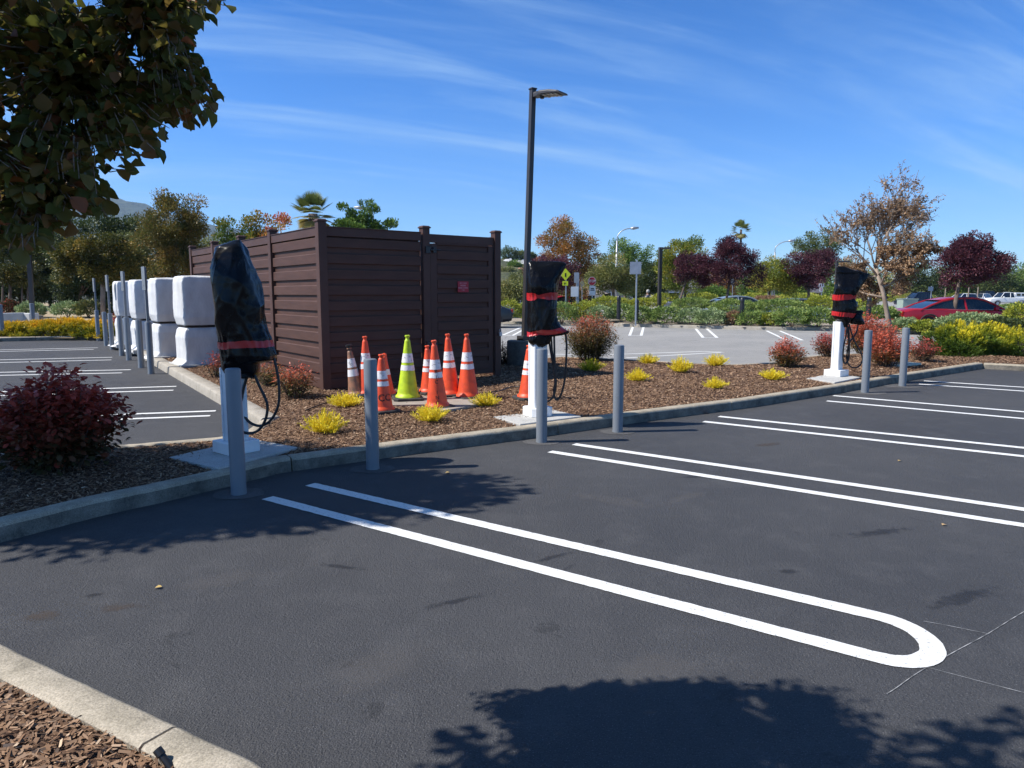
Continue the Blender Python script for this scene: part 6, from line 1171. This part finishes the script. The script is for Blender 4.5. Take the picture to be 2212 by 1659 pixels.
house('low dark roofed carport building left of the lamp post', 1095, 640, 70, 7.5, 6, 1.7, 0, (.16, .10, .07), (.02, .02, .022), 0, flat=True)
house('grey roofed house between the leaning plum and the black lamp post', 1520, 650, 84, 14, 8, 2.2, 2.0, (.42, .41, .38), (.24, .24, .25), 0, rz=.15)
house('pale house glimpsed behind the olive tree', 1300, 650, 88, 11, 8, 2.2, 1.4, (.45, .42, .36), (.20, .17, .15), 0)
house('white walled house behind the stop sign group', 1238, 650, 80, 6, 6, 1.6, .9, (.7, .68, .62), (.30, .25, .22), 0)
house('house with a garage door behind the tallest plum tree', 1605, 650, 88, 9, 7, 2.3, 1.6, (.40, .34, .28), (.24, .20, .17), 0)
house('dark roofed house behind the street tree and purple plum', 1715, 650, 86, 9, 7, 1.7, 1.7, (.22, .20, .19), (.10, .10, .12), 0)
# hill with houses behind the enclosure gate
def hill(name, pts, Y0, dep, mat, base=0.0, n=60, back=1.0):
    m = MB(); us = [q[0] for q in pts]; vs = []
    rows = 9
    for j in range(rows):
        for i in range(n + 1):
            u = us[0] + (us[-1] - us[0]) * i / n
            for k in range(len(pts) - 1):
                if pts[k][0] <= u <= pts[k + 1][0]: t = (u - pts[k][0]) / (pts[k + 1][0] - pts[k][0]); v = pts[k][1] * (1 - t) + pts[k + 1][1] * t; break
            top = P(u, v, Y0 + dep).z; x = P(u, v, Y0 + dep).x; fr = j / (rows - 1); y = Y0 + dep * fr; z = base + (top - base) * (math.sin(fr * math.pi / 2) ** 1.2) * (1 + .05 * noise.noise(Vector((u * .03, j * .7, Y0 * .01)))); vs.append((x, y, z))
    for i in range(n + 1): x, y, z = vs[(rows - 1) * (n + 1) + i]; vs.append((x, y + dep * back, base))
    rows += 1; m.add(vs, [(j * (n + 1) + i, j * (n + 1) + i + 1, (j + 1) * (n + 1) + i + 1, (j + 1) * (n + 1) + i) for j in range(rows - 1) for i in range(n)]); return tag(m.build(name, mat, smooth=True), kind='structure')
M_HILL = pm('hill_scrub', (.12, .115, .05), (.05, .06, .025), scale=.12, rough=1.0, bump=1, bscale=.5, bdist=2)
M_MTN = pm('mountain_forest', (.055, .075, .045), (.030, .042, .030), scale=.02, rough=1.0, bump=1, bscale=.05, bdist=20)
hill('hill', [(640, 640), (850, 600), (1000, 566), (1090, 560), (1160, 566), (1230, 576), (1320, 590), (1460, 612), (1560, 640)], 150, 90, M_HILL)
for i, (u, Y, v, rw, rh, pal, lab) in enumerate([(1098, 225, 550, 16, 15, 'pine', 'rounded dark tree on the hilltop beside the enclosure post'), (1126, 228, 553, 15, 15, 'pine', 'wind swept dark tree on the hilltop left of the lamp post'), (1146, 222, 560, 12, 14, 'dark', 'dark tree on the hill just behind the lamp post'), (1112, 200, 574, 14, 9, 'green', 'green tree below the white hillside house'), (1092, 190, 588, 16, 12, 'olive', 'olive tree on the slope right of the enclosure'), (1140, 185, 590, 16, 12, 'olive', 'olive tree on the slope behind the lamp post'), (1120, 160, 604, 22, 14, 'olive', 'light olive tree at the foot of the hill'), (1300, 210, 585, 18, 10, 'dark', 'dark tree on the far slope behind the olive tree'), (1345, 205, 590, 14, 9, 'pine', 'dark tree on the far slope behind the street light')]):
    T(lab, Y, u, v + rh + 6, [(u, v, rw, rh), (u + rw * .4, v + 4, rw * .6, rh * .8)], 2600, 2.4, pal, seed=130 + i, ncl=26, clp=6, limbs=4, group='trees on the hillside')
for (u, v, Y, w_, lab, wc, rc_) in ((1120, 575, 212, 6.5, 'white hillside house with a grey roof left of the lamp post', (.62, .62, .60), (.42, .42, .42)), (1141, 578, 210, 4.0, 'small white house on the hill beside the lamp post', (.75, .74, .70), (.50, .50, .50)), (1098, 572, 214, 3.2, 'white hillside house beside the enclosure post', (.72, .72, .70), (.6, .6, .6)), (1129, 592, 195, 3.6, 'orange brick house on the hillside', (.50, .24, .13), (.40, .20, .13)), (1290, 583, 215, 9.0, 'white house on the far slope right of the rust tree', (.7, .68, .62), (.35, .28, .24))):
    p = P(u, v, Y); house(lab, u, v, Y, w_, 4, 1.9, 1.0, wc, rc_, p.z - 1.2)
hill('mountain', [(-500, 440), (-200, 385), (60, 372), (150, 388), (230, 412), (300, 438), (380, 462), (440, 478), (500, 492), (560, 512), (640, 548), (760, 600), (900, 634)], 2600, 1400, M_MTN, n=160, back=.6)
hill('far_hills', [(1900, 632), (2050, 600), (2150, 588), (2212, 582), (2400, 574), (2700, 560), (3000, 600)], 900, 500, M_MTN, n=60)

# ------------------------------------------------------------------ the near tree (leaves at the top left) and its neighbour
OUT = [(-60, -40), (500, -40), (505, 20), (470, 30), (415, 70), (425, 100), (385, 118), (420, 150), (455, 170), (475, 215), (478, 262), (440, 262), (425, 290), (380, 280), (360, 330), (335, 345), (300, 320), (318, 370), (285, 385), (235, 350), (215, 400), (262, 440), (235, 470), (195, 478), (150, 520), (100, 528), (60, 562), (20, 560), (-60, 585)]
HOLES = [((185, 195), 28), ((175, 290), 15), ((205, 330), 16), ((310, 150), 9), ((120, 262), 13), ((95, 170), 8), ((255, 292), 15), ((345, 292), 9), ((240, 160), 9), ((390, 180), 8), ((150, 395), 13), ((110, 450), 12), ((330, 60), 10), ((60, 330), 11), ((280, 95), 9), ((415, 235), 10), ((135, 330), 11), ((30, 420), 11), ((165, 455), 12), ((225, 250), 8), ((360, 130), 8), ((60, 110), 8), ((20, 240), 8)]
def obov(C, D, Nn, Ln): return leaf_geo(C, D, Nn, Ln, wr=0.46, fold=0.30, shape='leaf')
nt_ = empty('crape_myrtle', (-3.05, 1.15, 0.1), 'leafy branches with oval leaves hanging in at the top left corner', 'tree')
rr = np.random.default_rng(5); px = rr.uniform(-60, 520, 9000); py = rr.uniform(-40, 560, 9000); k = inside(px, py, OUT)
for (hx, hy), hr in HOLES: k &= np.hypot(px - hx, py - hy) > hr
px, py = px[k], py[k]; ed = edist(px, py, OUT); k = ed > 4 + 14 * rr.random(len(ed)); px, py, ed = px[k][:1450], py[k][:1450], ed[k][:1450]
cl = []
for u, v in zip(px, py):
    Yd = 1.95 + 0.50 * rr.random() + 0.12 * noise.noise(Vector((u * .01, v * .01, 3))); q = P(u, v, Yd); cl.append((q.x, q.y, q.z))
vis = np.array(cl)
blobs = [((-1.25, 1.42, 3.15), (1.25, .80, .62), 560), ((-2.2, 1.35, 3.0), (.9, .75, .8), 300), ((-.45, 1.45, 3.35), (.80, .66, .5), 200), ((-2.3, 1.9, 2.9), (.5, .45, .5), 100)]
for (c, r_, n) in blobs:
    d = unit(rr.normal(size=(n, 3))) * (rr.random((n, 1)) ** .33); q = np.array(c) + d * np.array(r_); ok = q[:, 2] > CAMH + .415 * q[:, 1] + .06; ok |= q[:, 0] < -.80 * q[:, 1] - .1
    cl += [tuple(x) for x in q[ok]]
cl = np.array(cl); C, D, Nn, Ln, LC = [], [], [], [], []
tw = MB(); org = np.array([-3.05, 1.15, 2.3]); hubs = np.array([(-2.1, 1.9, 2.25), (-1.7, 2.2, 2.1), (-1.9, 2.1, 1.95), (-1.6, 2.0, 2.55), (-1.0, 1.7, 3.1), (-1.8, 1.6, 3.0), (-2.4, 1.7, 2.9), (-.5, 1.6, 3.3), (-1.35, 2.3, 2.3), (-1.55, 2.4, 2.0), (-1.1, 2.3, 2.5)])
for i, c in enumerate(cl):
    h_ = hubs[np.argmin(((hubs - c) ** 2).sum(1))]; d = c - h_; L0 = np.linalg.norm(d) + 1e-6; d = d / L0; s_ = c - d * min(L0, .16)
    if True: tw.tube([tuple(s_), tuple((s_ + c) / 2 + rr.normal(0, .006, 3)), tuple(c)], [.0022, .0018, .001], 4, caps=False)
    k = 4 if i < 1450 else 6
    for j in range(k):
        t = (j + .5) / k; p = s_ + (c - s_) * t; sd = np.cross(d, rr.normal(size=3)); sd /= np.linalg.norm(sd) + 1e-9; ld = d * .5 + sd * .9 + np.array([0, 0, -.15]); C.append(p); D.append(ld); Nn.append(np.array([0, 0, 1.0]) + rr.normal(0, .5, 3)); Ln.append(rr.uniform(.030, .052) * (1.0 if i < 1450 else 1.5)); LC.append(rr.beta(1.6, 3.2))
C, D, Nn, Ln, LC = np.array(C), np.array(D), np.array(Nn), np.array(Ln), np.array(LC); V, f = obov(C, D, Nn, Ln)
off = np.array([3.05, -1.15, -.1]); npmesh('crown', V + off, f, LM['near'], np.repeat(np.clip(LC, 0, 1), 8), nt_, smooth=True)
for h_ in hubs: mid = (org + h_) / 2 + np.array([0, 0, .12]); tw.tube(smooth_path([tuple(org), tuple(mid), tuple(h_)], 6), list(np.linspace(.02, .006, 13)), 7)
for a, b_ in (((170, 355), (330, 335)), ((0, 455), (120, 540)), ((60, 250), (230, 300))): A_, B_ = P(a[0], a[1], 2.25), P(b_[0], b_[1], 2.35); tw.tube([A_, A_.lerp(B_, .5) + Vector((0, 0, .015)), B_], [.006, .005, .003], 6)
to = tw.build('twigs', M_PBARK, nt_, smooth=True); to.location = off
m = MB(); m.tube(smooth_path([(0, 0, -.1), (.05, .02, .9), (-.03, 0, 1.6), (0, 0, 2.25)], 6), list(np.linspace(.075, .04, 19)), 12); m.build('trunk', M_PBARK, nt_, smooth=True)
tree('leafy tree outside the left of the picture that shades the kerb', (-7.2, 5.05, .12), 0, [(1.1, 4.0, 1.15, .8, 1.0), (.2, 3.7, 1.15, .8, 1.05), (1.9, 4.3, .75, .4, .5), (.9, 4.5, 1.0, .6, .8)], 20000, .11, 'green', clr=.33, trunk_r=.09, fork=2.4, seed=200, ncl=170, name='tree', limbs=26)
# person walking behind the hedge (one continuous skinned body)
pp = P(1399, 650, 40.5); po = empty('person', (pp.x, pp.y, .05), 'grey haired person in a dark blue checked shirt walking beyond the hedge', 'person', rz=RAD(70))
vs = [(0, 0, .95), (0, 0, 1.18), (0, 0, 1.38), (0, 0, 1.49), (0, .01, 1.58), (0, .015, 1.68), (.10, 0, .88), (.11, .14, .50), (.11, .10, .08), (.11, .22, .03), (-.10, 0, .88), (-.11, -.08, .50), (-.11, -.24, .10), (-.11, -.13, .04), (.20, 0, 1.40), (.26, -.06, 1.12), (.25, .05, .90), (.25, .10, .80), (-.20, 0, 1.40), (-.26, .08, 1.13), (-.24, .22, .95), (-.23, .28, .87)]
es = [(0, 1), (1, 2), (2, 3), (3, 4), (4, 5), (0, 6), (6, 7), (7, 8), (8, 9), (0, 10), (10, 11), (11, 12), (12, 13), (2, 14), (14, 15), (15, 16), (16, 17), (2, 18), (18, 19), (19, 20), (20, 21)]
rd = [.15, .15, .16, .06, .095, .085, .095, .06, .042, .04, .095, .06, .042, .04, .06, .045, .035, .03, .06, .045, .035, .03]
me = bpy.data.meshes.new('body'); me.from_pydata(vs, es, []); bo = bpy.data.objects.new('body', me); link(bo, po); sk = bo.modifiers.new('skin', 'SKIN'); bo.modifiers.new('sub', 'SUBSURF').levels = 2
for i, r_ in enumerate(rd): me.skin_vertices[0].data[i].radius = (r_, r_ * .8)
me.skin_vertices[0].data[0].use_root = True
bpy.context.view_layer.update(); ev = bpy.data.meshes.new_from_object(bo.evaluated_get(bpy.context.evaluated_depsgraph_get())); bo.modifiers.clear(); bo.data = ev; ev.materials.clear()
for mt in (pm('skin', (.45, .26, .18), None), pm('navy_shirt', (.035, .045, .085), (.10, .11, .15), scale=22), pm('dark_trousers', (.03, .03, .035), None), pm('grey_hair', (.45, .44, .42), None)): ev.materials.append(mt)
for pl in ev.polygons:
    z = pl.center.z; pl.material_index = 2 if z < .93 and abs(pl.center.x) < .21 else (0 if z > 1.47 or (abs(pl.center.x) > .2 and z < .93) else 1); pl.use_smooth = True
m = MB(); m.lathe([(.088, 1.60), (.10, 1.66), (.092, 1.72), (.06, 1.765), (.01, 1.775)], 16, c=(0, -.006, 0)); m.build('hair', MATS['grey_hair'], po, smooth=True)

# ------------------------------------------------------------------ the air between here and the hills
m = MB(); m.box((0, 2850, 399), (11800, 6700, 800.0)); hz_ = m.build('haze', pm('haze_tmp', (1, 1, 1))); tag(hz_, kind='stuff')
hm = bpy.data.materials.new('haze'); hm.use_nodes = True; hm.node_tree.nodes.clear(); ho = hm.node_tree.nodes.new('ShaderNodeOutputMaterial'); pv = hm.node_tree.nodes.new('ShaderNodeVolumePrincipled')
pv.inputs['Color'].default_value = (0.52, 0.74, 1.0, 1); pv.inputs['Density'].default_value = 0.00009; pv.inputs['Anisotropy'].default_value = 0.0; hm.node_tree.links.new(pv.outputs[0], ho.inputs['Volume']); hz_.data.materials[0] = hm
